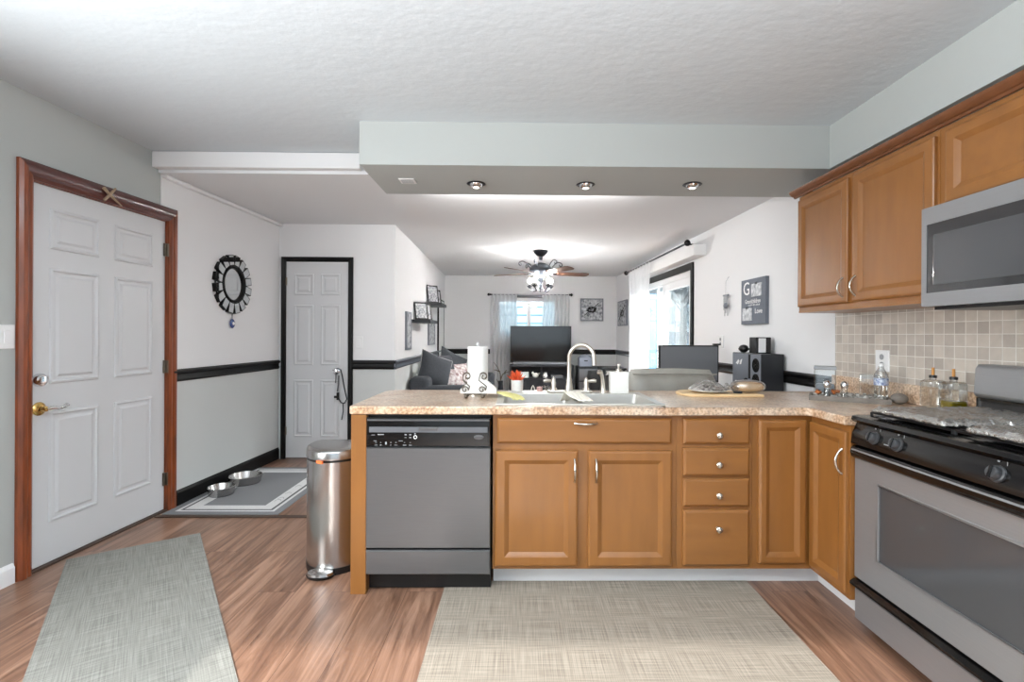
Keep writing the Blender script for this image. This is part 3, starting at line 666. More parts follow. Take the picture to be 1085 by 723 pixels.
for (u, s_) in ((586.5, -1), (621, 1)):
    hx = XU(u, FY); b = B(); b.lathe([(.022, 0), (.02, .012), (.013, .02), (.015, .05), (.012, .055), (.012, .07), (0, .082)], (hx, FY, fz+.012), n=18)
    h_ = b.build('valve', 'satin_nickel', fa, smooth=50)
    b = B(); b.tube([(hx, FY, fz+.068), (hx+s_*.025, FY-.005, fz+.070), (hx+s_*.045, FY-.01, fz+.072), (hx+s_*.06, FY-.012, fz+.070)], [.007, .009, .012, .008], 10); b.build('lever', 'satin_nickel', h_, smooth=60)
sxp = XU(639, FY)
sp_ = thing('side_sprayer', 'brushed nickel pull-out side sprayer right of the faucet', 'sprayer', (sxp, FY, fz))
b = B(); b.lathe([(.022, 0), (.02, .008), (.014, .016), (.013, .03)], (sxp, FY, fz), n=18); b.build('base', 'satin_nickel', sp_, smooth=50)
b = B(); b.tube([(sxp, FY, fz+.028), (sxp-.001, FY, fz+.06), (sxp-.008, FY-.003, fz+.10), (sxp-.016, FY-.008, fz+.125), (sxp-.026, FY-.014, fz+.128), (sxp-.03, FY-.02, fz+.115)], [.012, .012, .011, .011, .013, .010], 12); b.build('spray_head', 'satin_nickel', sp_, smooth=60)
# soap dispenser
yq = FY+.0; sx_a, sx_b = XU(646, yq), XU(665, yq)
sd = thing('soap_dispenser', 'square white soap dispenser with nickel pump behind the sink', 'dispenser', ((sx_a+sx_b)/2, yq, fz))
ht = ZV(393.5, yq)
B().box(sx_a, sx_b, yq-.035, yq+.035, fz, ht).build('body', 'white_ceramic', sd, bevel=.004)
cxm = (sx_a+sx_b)/2; b = B(); b.lathe([(.016, 0), (.016, .014), (.006, .018), (.006, .035), (.011, .037), (.011, .046), (0, .047)], (cxm, yq, ht), n=16); b.tube([(cxm, yq, ht+.042), (cxm+.0, yq-.04, ht+.040)], .005, 8); b.build('pump', 'satin_nickel', sd, smooth=50)
# succulent
ux0, ux1 = XU(541.3, 3.03), XU(554.5, 3.03); cxm = (ux0+ux1)/2; hz = ZV(403, 3.03)
pt = thing('potted_succulent', 'small spiky orange succulent in a white pot left of the faucet', 'plant', (cxm, 3.05, CT1))
hw = (ux1-ux0)/2
B().lathe([(0, 0), (hw*.92, 0), (hw, hz-CT1), (hw-.004, hz-CT1), (hw-.006, hz-CT1-.01), (0, hz-CT1-.01)], (cxm, 3.05, CT1), n=24).build('pot', 'white_ceramic', pt, smooth=40)
b = B()
for k in range(46):
    a = random.uniform(0, 2*PI); t = random.uniform(.0, 1.0); ln = random.uniform(.045, .07)
    d = Vector((math.cos(a)*t, math.sin(a)*t, 1.05-t*.6)).normalized(); o_ = Vector((cxm, 3.05, hz-.008))+Vector((math.cos(a), math.sin(a), 0))*.012*t
    b.tube([o_, o_+d*ln*.5, o_+d*ln+Vector((0, 0, .006))], [.005, .0055, .0008], 5)
b.build('leaves', 'orange_leaf', pt, smooth=60)
# cloths
def drape(path, wdt, m, name, label, cat, amp=.004):
    def fn(s_, t):
        i = s_*(len(path)-1); k = min(int(i), len(path)-2); f_ = i-k; a = Vector(path[k]); c = Vector(path[k+1]); p_ = a.lerp(c, f_)
        p_.x += (t-.5)*wdt*(1-.25*s_)+amp*math.sin(s_*9+t*7); p_.z += abs(amp*math.sin(t*11+s_*5)); return p_
    return tag(B().surf(fn, 28, 14).build(name, m, smooth=60, solid=.004), label, cat)
mxx = mid
drape([(mxx-.02, SY0+.34, rim-.03), (mxx-.015, SY0+.26, rim+.030), (mxx-.005, SY0+.16, rim+.026), (mxx+.01, SY0+.08, rim+.016), (mxx+.03, SY0+.02, rim+.010)], .10, 'white_cloth', 'dish_cloth', 'cream dish cloth draped over the divider of the sink', 'cloth')
yx = XU(533, 2.65)
drape([(yx-.10, 2.86, CT1+.012), (yx-.03, 2.80, rim+.016), (yx+.03, 2.72, rim+.016), (yx+.06, 2.62, rim+.012), (yx+.085, 2.52, rim+.010)], .085, 'yellow_cloth', 'cleaning_cloth', 'pale yellow cleaning cloth crumpled over the left corner of the sink', 'cloth', .006)

# paper towel roll
PTY = 2.93; pa, pb = XU(495.5, PTY), XU(517, PTY); pc = (pa+pb)/2; pr_ = (pb-pa)/2; ztp = ZV(367.5, PTY, 505)
pr = thing('paper_towel_roll', 'white paper towel roll standing upright behind the napkins', 'paper towel', (pc, PTY, CT1))
B().lathe([(0, 0), (pr_+.006, 0), (pr_+.006, .008), (0, .010)], (pc, PTY, CT1), n=28).build('stand_base', 'satin_nickel', pr, smooth=40)
B().lathe([(0, .010), (pr_, .010), (pr_, ztp-CT1), (.02, ztp-CT1), (.02, ztp-CT1-.02), (0, ztp-CT1-.02)], (pc, PTY, CT1), n=36).build('roll', 'paper', pr, smooth=40)
B().lathe([(.006, 0), (.006, .03), (.009, .034), (.004, .046), (0, .048)], (pc, PTY, ztp-.021), n=12).build('finial', 'white_plastic', pr, smooth=50)
# napkin holder
NY = 2.74; nh = thing('napkin_holder', 'scrolled wire napkin holder on the counter left of the sink', 'napkin holder', (XU(507, NY), NY, CT1))
def qn(u, v, y): return tuple(onY(u, v, y))
def spiral(c, r0_, turns, s_, y, a0):
    return [(c[0]+s_*r0_*(1-.75*i/16)*math.cos(a0+turns*2*PI*i/16), y, c[2]+r0_*(1-.75*i/16)*math.sin(a0+turns*2*PI*i/16)) for i in range(17)]
nm_ = 0
for y in (NY-.028, NY+.028):
    b = B(); zb_ = CT1+.022
    for sgn, us in ((-1, (494.5, 498)), (1, (513.5, 516))):
        lo = qn(494.5 if sgn < 0 else 512.5, 0, y)[0]; hi = qn(497 if sgn < 0 else 514.5, 0, y)[0]
        # S-scroll: lower curl, stem, upper curl
        c1 = (lo, y, CT1+.048); c2 = (hi, y, CT1+.118)
        b.tube(spiral(c1, .020, 1.2, 1, y, -.2 if sgn < 0 else -.2)[::-1]+[(c1[0]+.026, y, CT1+.066), (c2[0]-.026 if sgn > 0 else c2[0]-.022, y, CT1+.098)]+spiral(c2, .023, -1.2, 1, y, PI*.95), .0032, 6)
    b.tube([(qn(493.5, 0, y)[0], y, zb_), (qn(518, 0, y)[0], y, zb_)], .0035, 6)
    b.build('scroll_side', 'wire_bronze', nh, smooth=60)
b = B()
for u in (496.5, 514):
    xx = qn(u, 0, NY)[0]; b.tube([(xx, NY-.03, CT1+.022), (xx, NY+.03, CT1+.022)], .003, 6)
    for y in (NY-.028, NY+.028): b.ball((xx, y, CT1+.011), .011)
b.build('feet', 'wire_bronze', nh, smooth=60)
ncx = XU(507, NY); hwn = (XU(526.5, NY)-XU(488.5, NY))/2; T = Matrix.Translation((ncx+.001, NY, CT1+.026))
nk = B(T)
nk.add([(-hwn, -.022, 0), (hwn, -.022, 0), (hwn, -.022, .028), (.0, -.022, .108), (-hwn, -.022, .022), (-hwn, .022, 0), (hwn, .022, 0), (hwn, .022, .028), (0, .022, .108), (-hwn, .022, .022)], [(0, 1, 2, 3, 4), (9, 8, 7, 6, 5), (0, 5, 6, 1), (1, 6, 7, 2), (2, 7, 8, 3), (3, 8, 9, 4), (4, 9, 5, 0)])
tag(nk.build('napkins', 'napkin', bevel=.003), 'stack of white folded napkins held in the wire napkin holder', 'napkins')

# cutting board with bread and plate
cbz = CT1; 
bp_ = [onZ(u, v, cbz+.014) for u, v in ((727, 418.5), (817, 420.5))]
b = B(); ax_, ay_ = bp_[0].x, 2.86; bx_ = bp_[1].x
poly = [(bx_, 2.80), (bx_, 3.0), (ax_+.10, 3.06)]+[(ax_+.10-.11*math.sin(t), 2.93+.13*math.cos(t)) for t in [PI*i/8 for i in range(1, 8)]]+[(ax_+.10, 2.80)]
b.prism(poly, cbz, cbz+.016); tag(b.build('cutting_board', 'board_wood', bevel=.004), 'light wooden cutting board at the right of the sink', 'cutting board')
ppx = XU(750, 2.92); pw = .098
pl = thing('wrapped_plate', 'plate of cookies under clear film on the left of the cutting board', 'plate', (ppx, 2.92, cbz+.016))
B().lathe([(0, .001), (.06, .001), (pw+.012, .014), (pw+.012, .017), (.06, .005), (0, .005)], (ppx, 2.92, cbz+.016), n=32).build('plate', 'white_ceramic', pl, smooth=50)
b = B()
for k in range(22):
    a = random.uniform(0, 2*PI); r_ = .07*math.sqrt(random.random()); zz = cbz+.034+.030*(1-(r_/.07)**2)*random.uniform(.4, 1)
    b.ball((ppx+r_*math.cos(a), 2.92+r_*math.sin(a)*.8, zz), .019, .019, .010, 8, 6)
b.build('cookies', 'cookie', pl, smooth=60)
b = B(); b.surf(lambda s_, t: (ppx+(pw+.01)*s_*math.cos(2*PI*t), 2.92+(pw+.01)*s_*math.sin(2*PI*t), cbz+.034+.052*(1-s_**2.2)+.004*math.sin(14*PI*t)*s_*(1-s_)*3), 10, 48); b.build('cling_film', 'plastic_film', pl, smooth=60)
brx = XU(792.5, 2.92)
br = thing('bread_loaf', 'round bread loaf in a clear plastic bag on the right of the cutting board', 'bread', (brx, 2.92, cbz+.016))
B().ball((brx+.004, 2.92, cbz+.048), .085, .06, .032, 20, 12, e=.85).build('loaf', 'bread', br, smooth=70)
b = B(); b.ball((brx, 2.92, cbz+.052), .098, .068, .037, 22, 12, e=.8); b.tube([(brx-.09, 2.90, cbz+.05), (brx-.12, 2.88, cbz+.045), (brx-.15, 2.87, cbz+.055)], [.03, .008, .022], 9); b.build('bag', 'plastic_film', br, smooth=70)
kx0 = XU(770, 2.84); kx1 = XU(784, 2.83)
kn = thing('bread_knife', 'small dark-handled knife lying on the cutting board before the bread', 'knife', (kx0, 2.84, cbz+.016))
B().tube([(kx1-.035, 2.835, cbz+.026), (kx1, 2.83, cbz+.026), (kx1+.012, 2.828, cbz+.025)], [.006, .008, .006], 8).build('handle', 'dark_metal', kn, smooth=60)
B().prism([(kx0-.08, 2.85), (kx1-.03, 2.842), (kx1-.03, 2.83), (kx0-.06, 2.842)], cbz+.022, cbz+.0245).build('blade', 'stainless', kn)

# decorative tray with jar, shakers, bottle
A_ = onZ(857, 424, CT1); C_ = onZ(945, 429.5, CT1)
tx = (Vector((C_.x, C_.y, 0))-Vector((A_.x, A_.y, 0))); TL = tx.length; TW = .17
MT = frame((A_.x, A_.y, CT1), tx, (-tx.y, tx.x, 0))
tr = thing('wood_tray', 'long weathered grey wooden tray in the counter corner', 'tray', MT.translation)
b = B(MT); b.box(0, TL, 0, TW, 0, .008); b.build('tray_bottom', 'grey_wood', tr)
b = B(MT); b.box(0, TL, 0, .010, .008, .026); b.box(0, TL, TW-.010, TW, .008, .026); b.box(0, .01, .01, TW-.01, .008, .026); b.box(TL-.01, TL, .01, TW-.01, .008, .026); b.build('tray_wall', 'grey_wood', tr, bevel=.002)
b = B(MT)
for k in range(150): b.ball((random.uniform(.022, TL-.022), random.uniform(.022, TW-.022), .018+random.uniform(0, .016)), random.uniform(.008, .014), random.uniform(.008, .013), random.uniform(.006, .009), 7, 5)
o = tag(b.build('pebble_fill', 'pebbles', smooth=60), 'bed of pale pebbles and shells filling the grey wooden tray', 'pebbles'); o['kind'] = 'stuff'
def upright(cx, cy, r, prof_h, name, label, cat): pass
def jar(lx, ly, w2, h, name, label):
    o = thing(name, label, 'jar', MT @ Vector((lx, ly, .026)))
    b = B(MT); b.box(lx-w2, lx+w2, ly-w2*.8, ly+w2*.8, .026, h); b.build('glass_body', 'jar_glass', o, bevel=.008); return o
jz = .165
jr = jar(.075, .105, .052, jz, 'glass_jar', 'square glass jar with flat grey lid at the left end of the tray')
B(MT).box(.075-.054, .075+.054, .105-.046, .105+.046, jz, jz+.018).build('lid', 'white_dark_line', jr, bevel=.004)
B(MT).box(.075-.046, .075+.046, .105-.036, .105+.036, .030, .085).build('contents', 'grey_plastic', jr, bevel=.01)
def shaker(lx, ly, label):
    o = thing('spice_shaker', label, 'shaker', MT @ Vector((lx, ly, .026)))
    B(MT).lathe([(0, 0), (.017, 0), (.013, .03), (.014, .045), (0, .045)], (lx, ly, .026), n=18).build('body', 'jar_glass', o, smooth=50)
    B(MT).lathe([(.015, 0), (.019, .012), (.018, .026), (.010, .036), (0, .038)], (lx, ly, .071), n=18).build('cap', 'chrome', o, smooth=50)
shaker(.085, .032, 'chrome-topped glass shaker before the square jar, left of the pair'); shaker(.165, .035, 'chrome-topped glass shaker right of the square jar')
for lx, lb in ((.048, 'small amber glass bead cluster left of the shakers'), (.125, 'amber glass bead cluster between the two shakers')):
    b = B(MT)
    for k in range(7): b.ball((lx+random.uniform(-.014, .014), .026+random.uniform(-.008, .008), .046+random.uniform(-.006, .012)), .009, n=8, m=6)
    tag(b.build('amber_beads', 'amber', smooth=60), lb, 'beads')
g2 = thing('glass_box', 'low clear glass container in the middle of the tray', 'glass container', MT @ Vector((.26, .12, .026)))
B(MT).box(.235, .325, .085, .155, .034, .145).build('walls', 'jar_glass', g2, bevel=.004)
wbx, wby = .325, .05
wb = thing('water_bottle', 'clear plastic water bottle with a blue and white label on the tray', 'bottle', MT @ Vector((wbx, wby, .03)))
B(MT).lathe([(0, 0), (.03, 0), (.032, .01), (.028, .03), (.032, .05), (.032, .10), (.030, .12), (.014, .15), (.012, .155), (.012, .168), (0, .168)], (wbx, wby, .032), n=24).build('body', 'jar_glass', wb, smooth=50)
B(MT).lathe([(.0325, 0), (.0325, .036)], (wbx, wby, .096), n=24).build('label_band', 'label_blue', wb, smooth=50)
B(MT).lathe([(.014, 0), (.014, .014), (0, .015)], (wbx, wby, .194), n=16).build('cap', 'white_plastic', wb, smooth=40)
shx, shy = .40, .08
# shell at the right end
pS = MT @ Vector((TL+.035, .055, 0))
b = B(); b.surf(lambda s_, t: (pS.x+.035*math.sin(s_*PI)*math.cos(PI*t*2)*1.2, pS.y+.035*math.sin(s_*PI)*math.sin(2*PI*t), CT1+.001+.055*(1-math.cos(s_*PI))/2*(1+.05*math.sin(12*PI*t))), 8, 24)
tag(b.build('stone_figure', 'grey_wood', smooth=60), 'rounded grey stone ornament at the right end of the tray', 'ornament')

# oil bottles on a board
b = B(); b.box(1.90, 2.03, 2.17, 2.38, CT1, CT1+.010); tag(b.build('serving_board', 'board_wood', bevel=.003), 'narrow wooden board under the two oil bottles', 'board')
def oil(x, y, fill, label):
    o = thing('oil_bottle', label, 'bottle', (x, y, CT1+.010))
    h = .135; B().box(x-.042, x+.042, y-.036, y+.036, CT1+.0105, CT1+.0105+h).build('glass_body', 'jar_glass', o, bevel=.016, seg=3)
    B().lathe([(.014, 0), (.012, .012)], (x, y, CT1+.010+h), n=16).build('neck', 'jar_glass', o, smooth=50)
    B().lathe([(0, 0), (.016, 0), (.016, .012), (.009, .014), (0, .014)], (x, y, CT1+.010+h+.010), n=16).build('stopper', 'black_plastic', o, smooth=50)
    B().lathe([(.0065, 0), (.006, .034), (0, .035)], (x, y, CT1+.010+h+.024), n=12).build('pourer', 'cork', o, smooth=50)
    if fill: B().box(x-.038, x+.038, y-.032, y+.032, CT1+.014, CT1+.014+fill).build('oil', 'olive_oil', o, bevel=.008)
oil(1.965, 2.325, 0, 'empty square glass bottle with pourer, farther from the range')
oil(1.972, 2.222, .045, 'square glass bottle with green-gold oil and pourer, nearest the range')

# ------------------------------------------------------------------ range
RY0 = RY1-.90; rl, rr_ = -RY1, -RY0       # local x extent in the MR frame
yf = 1.47-2.07
rg = thing('gas_range', 'black and stainless steel gas range with foil-covered burners', 'range', (1.75, (RY1+RY0)/2, 0))
b = B(MR); b.box(rl+.002, rr_, yf+.03, -.012, .03, .895); b.build('body', 'grey_plastic', rg)
b = B(MR)
for (a, c) in ((rl+.05, yf+.1), (rr_-.05, yf+.1), (rl+.05, -.06), (rr_-.05, -.06)): b.lathe([(.018, 0), (.018, .032)], (a, c, 0), n=12)
b.build('feet', 'black_plastic', rg)
b = B(MR).rings(rl+.002, rr_, .04, .172, [(0, yf+.03), (0, yf+.006), (.004, yf)]); dwr = b.build('storage_drawer', 'stainless_lit', rg)
b = B(MR); b.extr([(yf+.02, .178), (yf-.006, .178), (yf-.022, .19), (yf-.022, .2), (yf-.004, .212), (yf+.02, .212)], rl+.002, rr_); b.build('drawer_pull', 'black_gloss', dwr, smooth=30)
dz0, dz1 = .222, .735
od = B(MR); wx_0, wx_1 = rl+.145, rr_-.145; wz_0, wz_1 = .345, .655
od.box(rl+.002, rr_, yf, yf+.03, dz0, wz_0); od.box(rl+.002, rr_, yf, yf+.03, wz_1, dz1); od.box(rl+.002, wx_0, yf, yf+.03, wz_0, wz_1); od.box(wx_1, rr_, yf, yf+.03, wz_0, wz_1)
od = od.build('oven_door', 'stainless_lit', rg)
B(MR).box(wx_0, wx_1, yf+.004, yf+.010, wz_0, wz_1).build('oven_window', 'oven_glass', od)
B(MR).rings(wx_0-.008, wx_1+.008, wz_0-.008, wz_1+.008, [(0, yf), (.002, yf-.004), (.008, yf-.004), (.012, yf+.006)], cap0=False).f and None
b = B(MR)
for (a, c, d, e) in ((wx_0-.007, wx_1+.007, wz_1, wz_1+.007), (wx_0-.007, wx_1+.007, wz_0-.007, wz_0), (wx_0-.007, wx_0, wz_0, wz_1), (wx_1, wx_1+.007, wz_0, wz_1)): b.box(a, c, yf-.004, yf+.002, d, e)
b.build('window_trim', 'stainless_lit', od, bevel=.002)
# handle bar across the whole door top
b = B(MR); b.extr([(yf+.03, .736), (yf-.006, .736), (yf-.018, .746), (yf-.022, .764), (yf-.016, .784), (yf-.004, .792), (yf+.03, .792)], rl+.002, rr_); b.build('door_handle', 'black_gloss', od, smooth=40)
b = B(MR); b.extr([(yf-.023, .772), (yf-.021, .778), (yf-.015, .778), (yf-.017, .772)], rl+.01, rr_-.01); b.build('handle_trim', 'stainless_lit', od)
# slanted control panel
b = B(MR); b.extr([(yf+.04, .80), (yf-.018, .80), (yf-.012, .845), (yf+.010, .893), (yf+.04, .893)], rl, rr_); cpn = b.build('control_panel', 'black_gloss', rg, smooth=30)
ksl = Vector((0, -.94, .33)).normalized()
for (Yk) in (2.012, 1.888, 1.49, 1.366):
    o_ = Vector((-Yk, yf-.010, .846)); b = B(MR); b.lathe([(.027, 0), (.026, .006), (.021, .008), (.020, .022), (.017, .026), (0, .026)], o_, ksl, 24); k_ = b.build('knob', 'knob_grey', rg, smooth=40)
    T = MR @ Matrix.Translation(o_) @ Matrix.Rotation(-.34, 4, 'X'); B(T).box(-.005, .005, -.030, -.02, -.019, .019).build('grip', 'black_gloss', k_, bevel=.002)
for Yk in (2.012, 1.888, 1.49, 1.366):
    B(MR).box(-Yk-.014, -Yk-.007, yf+.0015, yf+.003, .880, .885).build('burner_mark', 'white_dark_line', cpn); B(MR).box(-Yk+.016, -Yk+.018, yf+.0015, yf+.003, .874, .886).build('burner_mark', 'white_dark_line', cpn)
B(MR).box(-1.955, -1.925, yf-.0138, yf-.0125, .832, .836).build('panel_mark', 'white_dark_line', cpn)
# cooktop
b = B(MR); b.extr([(yf-.006, .893), (yf-.016, .903), (yf-.012, .918), (yf+.01, .922), (-.08, .922), (-.075, .893)], rl-.001, rr_); b.build('cooktop', 'black_gloss', rg, smooth=30)
b = B(MR)
for gx in (rl+.02, rl+.43):
    for gy in (yf+.06, yf+.31):
        w0, w1 = gx, gx+.40 if gx < rl+.3 else rr_-.02
        for t in range(5): b.tube([(w0+(w1-w0)*t/4, gy, .934), (w0+(w1-w0)*t/4, gy+.21, .934)], .005, 6)
        for t in range(3): b.tube([(w0, gy+.105*t, .934), (w1, gy+.105*t, .934)], .005, 6)
        for qx in (w0, w1):
            for qy in (gy, gy+.21): b.tube([(qx, qy, .920), (qx, qy, .936)], .006, 6)
b.build('burner_grate', 'black_plastic', rg)
# back guard
b = B(MR); b.extr([(-.085, .922), (-.070, .965), (-.070, 1.0), (-.012, 1.0), (-.012, .922)], rl+.004, rr_); b.build('backguard_base', 'black_gloss', rg, smooth=30)
b = B(MR); b.extr([(-.085, 1.015), (-.078, 1.125), (-.065, 1.145), (-.012, 1.145), (-.012, 1.0), (-.07, 1.0)], rl+.004, rr_); b.build('backguard', 'stainless_lit', rg, smooth=30, bevel=.006)
# foil covers
def foil(x0, x1, Y0, Y1, label):
    def fn(s_, t):
        e = min(s_, 1-s_, t, 1-t); z = .945+.022*min(1, e/.06)+.0025*math.sin(s_*37+t*11)*math.sin(t*29-s_*7)+random.uniform(-.0026, .0026)
        return (x0+(x1-x0)*s_, Y0+(Y1-Y0)*t, z)
    return tag(B().surf(fn, 26, 26).build('foil_cover', 'foil', smooth=25, solid=.0015), label, 'foil cover', 'foil burner covers')
foil(1.505, 1.735, 1.735, 2.10, 'foil-covered burner tray at the front left of the range')
foil(1.75, 1.975, 1.735, 2.10, 'foil-covered burner tray at the back left of the range')
foil(1.505, 1.735, 1.30, 1.66, 'foil-covered burner tray at the front right of the range')
foil(1.75, 1.975, 1.30, 1.66, 'foil-covered burner tray at the back right of the range')

# ------------------------------------------------------------------ wall cabinets + microwave
XU_ = 1.76; MU = frame((XU_, 0, 0), (0, -1, 0), (1, 0, 0))
uY1 = 3.087; uYm = 2.052
uc = thing('wall_cabinet', 'honey maple wall cabinet with two tall doors over the tile', 'cabinet', (1.9, 2.57, 1.42))
B().box(XU_, 2.06, uYm, uY1, 1.42, 2.13).build('body', 'maple', uc)
ysp1 = 526*(XU_-.02)/(899.5-548.7); ysp2 = 526*(XU_-.02)/(905-548.7); yend = 526*(XU_-.02)/(994-548.7)
d_ = cab_door(uc, MU, -(uY1-.012), -ysp1, 1.445, 2.105, st=.05); bow(d_, MU, (-(ysp1+.03), -.021, 1.475), (-(ysp1+.03), -.021, 1.575), .03)
d_ = cab_door(uc, MU, -ysp2, -yend-.008, 1.445, 2.105, st=.05); bow(d_, MU, (-(ysp2-.03), -.021, 1.475), (-(ysp2-.03), -.021, 1.575), .03)
B().box(XU_-.002, 2.06, uYm+.001, uY1-.001, 1.408, 1.4195).build('light_rail', 'maple', uc)
um = thing('wall_cabinet', 'short honey maple wall cabinet above the microwave', 'cabinet', (1.9, 1.6, 1.795))
B().box(XU_, 2.06, 1.15, uYm-.002, 1.795, 2.13).build('body', 'maple', um)
yd = 526*(XU_-.02)/(1004-548.7)
cab_door(um, MU, -yd, -(yd-.40), 1.81, 2.105, st=.05, m='maple_h'); cab_door(um, MU, -(yd-.41), -(1.165), 1.81, 2.105, st=.05, m='maple_h')
b = B(MU); b.extr([(-.002, 2.132), (-.012, 2.132), (-.018, 2.142), (-.022, 2.142), (-.034, 2.150), (-.046, 2.164), (-.048, 2.172), (-.002, 2.172)], -(uY1+.04), -1.1); b.box(-(uY1+.04), -(uY1+.001), -.002, .30, 2.15, 2.172)
tag(b.build('crown_moulding', 'maple_dark', smooth=30), 'reddish maple crown moulding along the top of the wall cabinets', 'moulding')
# microwave
mf = 1.665-2.07; my1 = 2.03; my0 = 1.27
mw = thing('microwave', 'stainless over-the-range microwave with dark glass door', 'microwave', (1.85, 1.65, 1.385))
b = B(MR); b.box(-my1+.002, -my0, mf+.03, -.012, 1.39, 1.785); b.build('body', 'grey_plastic', mw)
mwd = B(MR); q0, q1, r0_, r1_ = -my1, -my0, 1.385, 1.787; g0, g1_, h0, h1 = -2.006, -1.40, 1.440, 1.718
mwd.box(q0, q1, mf, mf+.03, r0_, h0); mwd.box(q0, q1, mf, mf+.03, h1, r1_); mwd.box(q0, g0, mf, mf+.03, h0, h1); mwd.box(g1_, q1, mf, mf+.03, h0, h1)
mwd = mwd.build('door', 'stainless_lit', mw)
B(MR).box(g0, g1_, mf+.003, mf+.012, h0, h1).build('door_glass', 'dark_glass', mwd)
B(MR).rings(g0+.03, g1_-.03, h0+.03, h1-.045, [(0, mf+.0035), (.0, mf+.0022), (.003, mf+.0015)]).build('inner_window', 'oven_glass', mwd)
B(MR).box(-my1+.03, -my0-.03, mf+.03, -.06, 1.372, 1.3895).build('underside_vent', 'black_plastic', mw)

# ------------------------------------------------------------------ soffit fittings
for k, u in enumerate((504.5, 620.5, 733.5)):
    c = onZ(u, 194.5 + (.8 if k else 0), ZSOF)
    if k == 0:
        rec = thing('recessed_light', '', 'ceiling light', (c.x, c.y, ZSOF), 'recessed lights in the soffit')
        B().lathe([(.058, 0), (.062, -.004), (.052, -.008), (.044, -.004), (.040, .0)], (c.x, c.y, ZSOF), n=32).build('trim_ring', 'dark_metal', rec, smooth=50)
        B().lathe([(.044, -.001), (.040, -.014), (.030, -.024), (.020, -.026)], (c.x, c.y, ZSOF), n=28).build('eyeball', 'chrome', rec, smooth=60)
        B().lathe([(.022, -.020), (.018, -.029), (0, -.032)], (c.x, c.y, ZSOF), n=20).build('bulb', 'dim_bulb', rec, smooth=60)
        first = rec
    else: rec = dup(first, (c.x, c.y, ZSOF), '')
    rec['label'] = ('leftmost of the three recessed spotlights under the soffit, nearest the vent', 'middle one of the three recessed spotlights under the soffit', 'rightmost of the three recessed spotlights under the soffit, nearest the wall cabinets')[k]
vc = onZ(432, 191.5, ZSOF)
vt = thing('soffit_vent', 'small white square vent plate under the left end of the soffit', 'vent', (vc.x, vc.y, ZSOF-.006))
B().box(vc.x-.05, vc.x+.05, vc.y-.05, vc.y+.05, ZSOF-.006, ZSOF).build('plate', 'white_plastic', vt, bevel=.002)
b = B(); [b.box(vc.x-.038, vc.x+.038, vc.y-.036+i*.016, vc.y-.030+i*.016, ZSOF-.0075, ZSOF-.005) for i in range(5)]; b.build('slots', 'white_dark_line', vt)

# ------------------------------------------------------------------ floor items
def rugobj(pts, m, label, hem=None):
    b = B(); b.prism(pts, .001, .006); return tag(b.build('floor_mat', m), label, 'rug')
e1 = onZ(212, 566, 0); e2 = onZ(252, 723, 0); wdir = (e2-e1).normalized(); nrm = Vector((-wdir.y, wdir.x, 0)); nrm = nrm if nrm.x < 0 else -nrm
e3 = onZ(64, 597, 0); wd = (e3-e1).dot(nrm); wd = min(wd, .62)
Ang = math.atan2(wdir.y, wdir.x)
def rug(c0, d, n, L_, W_, m, label):
    cen = c0+d*L_/2+n*W_/2; o = thing('floor_mat', label, 'rug', (cen.x, cen.y, 0)); o.name = 'floor_mat'
    pass
cen = e1+wdir*1.0+nrm*wd/2
me_ = B().box(-1.0, 1.0, -wd/2, wd/2, .001, .006).build('floor_mat', 'rug_weave_cool'); me_.location = (cen.x, cen.y, 0); me_.rotation_euler.z = Ang
tag(me_, 'pale grey woven mat lying at an angle in front of the entry door', 'rug')
fx0, fx1 = onZ(473, 616, 0).x, onZ(790, 616, 0).x
me_ = B().box(fx0, fx1, 1.40, 2.535, .001, .006).build('floor_mat', 'rug_weave'); tag(me_, 'beige woven mat lying along the sink cabinets', 'rug')
# pet mat
pm = thing('pet_mat', 'grey and white bordered pet feeding mat along the left wall', 'mat', (-2.05, 4.1, 0))
mx0, mx1, my0_, my1_ = lw(3.5)+.03, onZ(296, 545, 0).x, 3.475, 4.70
B().box(mx0, mx1, my0_, my1_, .001, .006).build('mat_base', 'mat_grey', pm)
def band(i0, i1, m, nm, z=.0075):
    b = B(); a0, a1, c0, c1 = mx0+i0, mx1-i0, my0_+i0, my1_-i0; p0, p1, q0, q1 = mx0+i1, mx1-i1, my0_+i1, my1_-i1
    b.box(a0, a1, c0, q0, .006, z); b.box(a0, a1, q1, c1, .006, z); b.box(a0, p0, q0, q1, .006, z); b.box(p1, a1, q0, q1, .006, z); b.build(nm, m, pm)
band(.055, .075, 'mat_light', 'border_stripe'); band(.085, .095, 'mat_dark', 'dark_line'); band(.095, .175, 'mat_light', 'light_border')
xs_ = mx1-.135
b = B()
for k, (a, y) in enumerate([(0, 3.75), (0, 3.80), (0, 3.92), (0, 4.1), (0, 4.3)]):
    b.tube([(xs_+.02*math.cos(t*.6), y+.03*math.sin(t*.6), .008) for t in range(7)], .0015, 4)
b.build('paw_marks', 'mat_grey', pm)
def bowlobj(u, v, r, h, label, band_m):
    c = onZ(u, v, .007); o = thing('pet_bowl', label, 'bowl', (c.x, c.y, .008))
    B().lathe([(0, .006), (r*.78, .006), (r*.80, .002), (r*.84, .0), (r*.9, .006), (r*.97, h*.75), (r, h), (r*.94, h+.003), (r*.86, h*.7), (r*.74, .014), (0, .012)], (c.x, c.y, .008), n=36).build('bowl', 'stainless_v', o, smooth=50)
    B().lathe([(r*.80, 0), (r*.86, 0), (r*.87, .008), (r*.80, .008)], (c.x, c.y, .0072), n=36).build('rubber_ring', band_m, o, smooth=30)
bowlobj(234.5, 524, .098, .060, 'small stainless pet bowl nearer the entry door', 'dark_metal')
bowlobj(260, 511.5, .130, .062, 'larger stainless pet bowl farther along the mat', 'dark_metal')
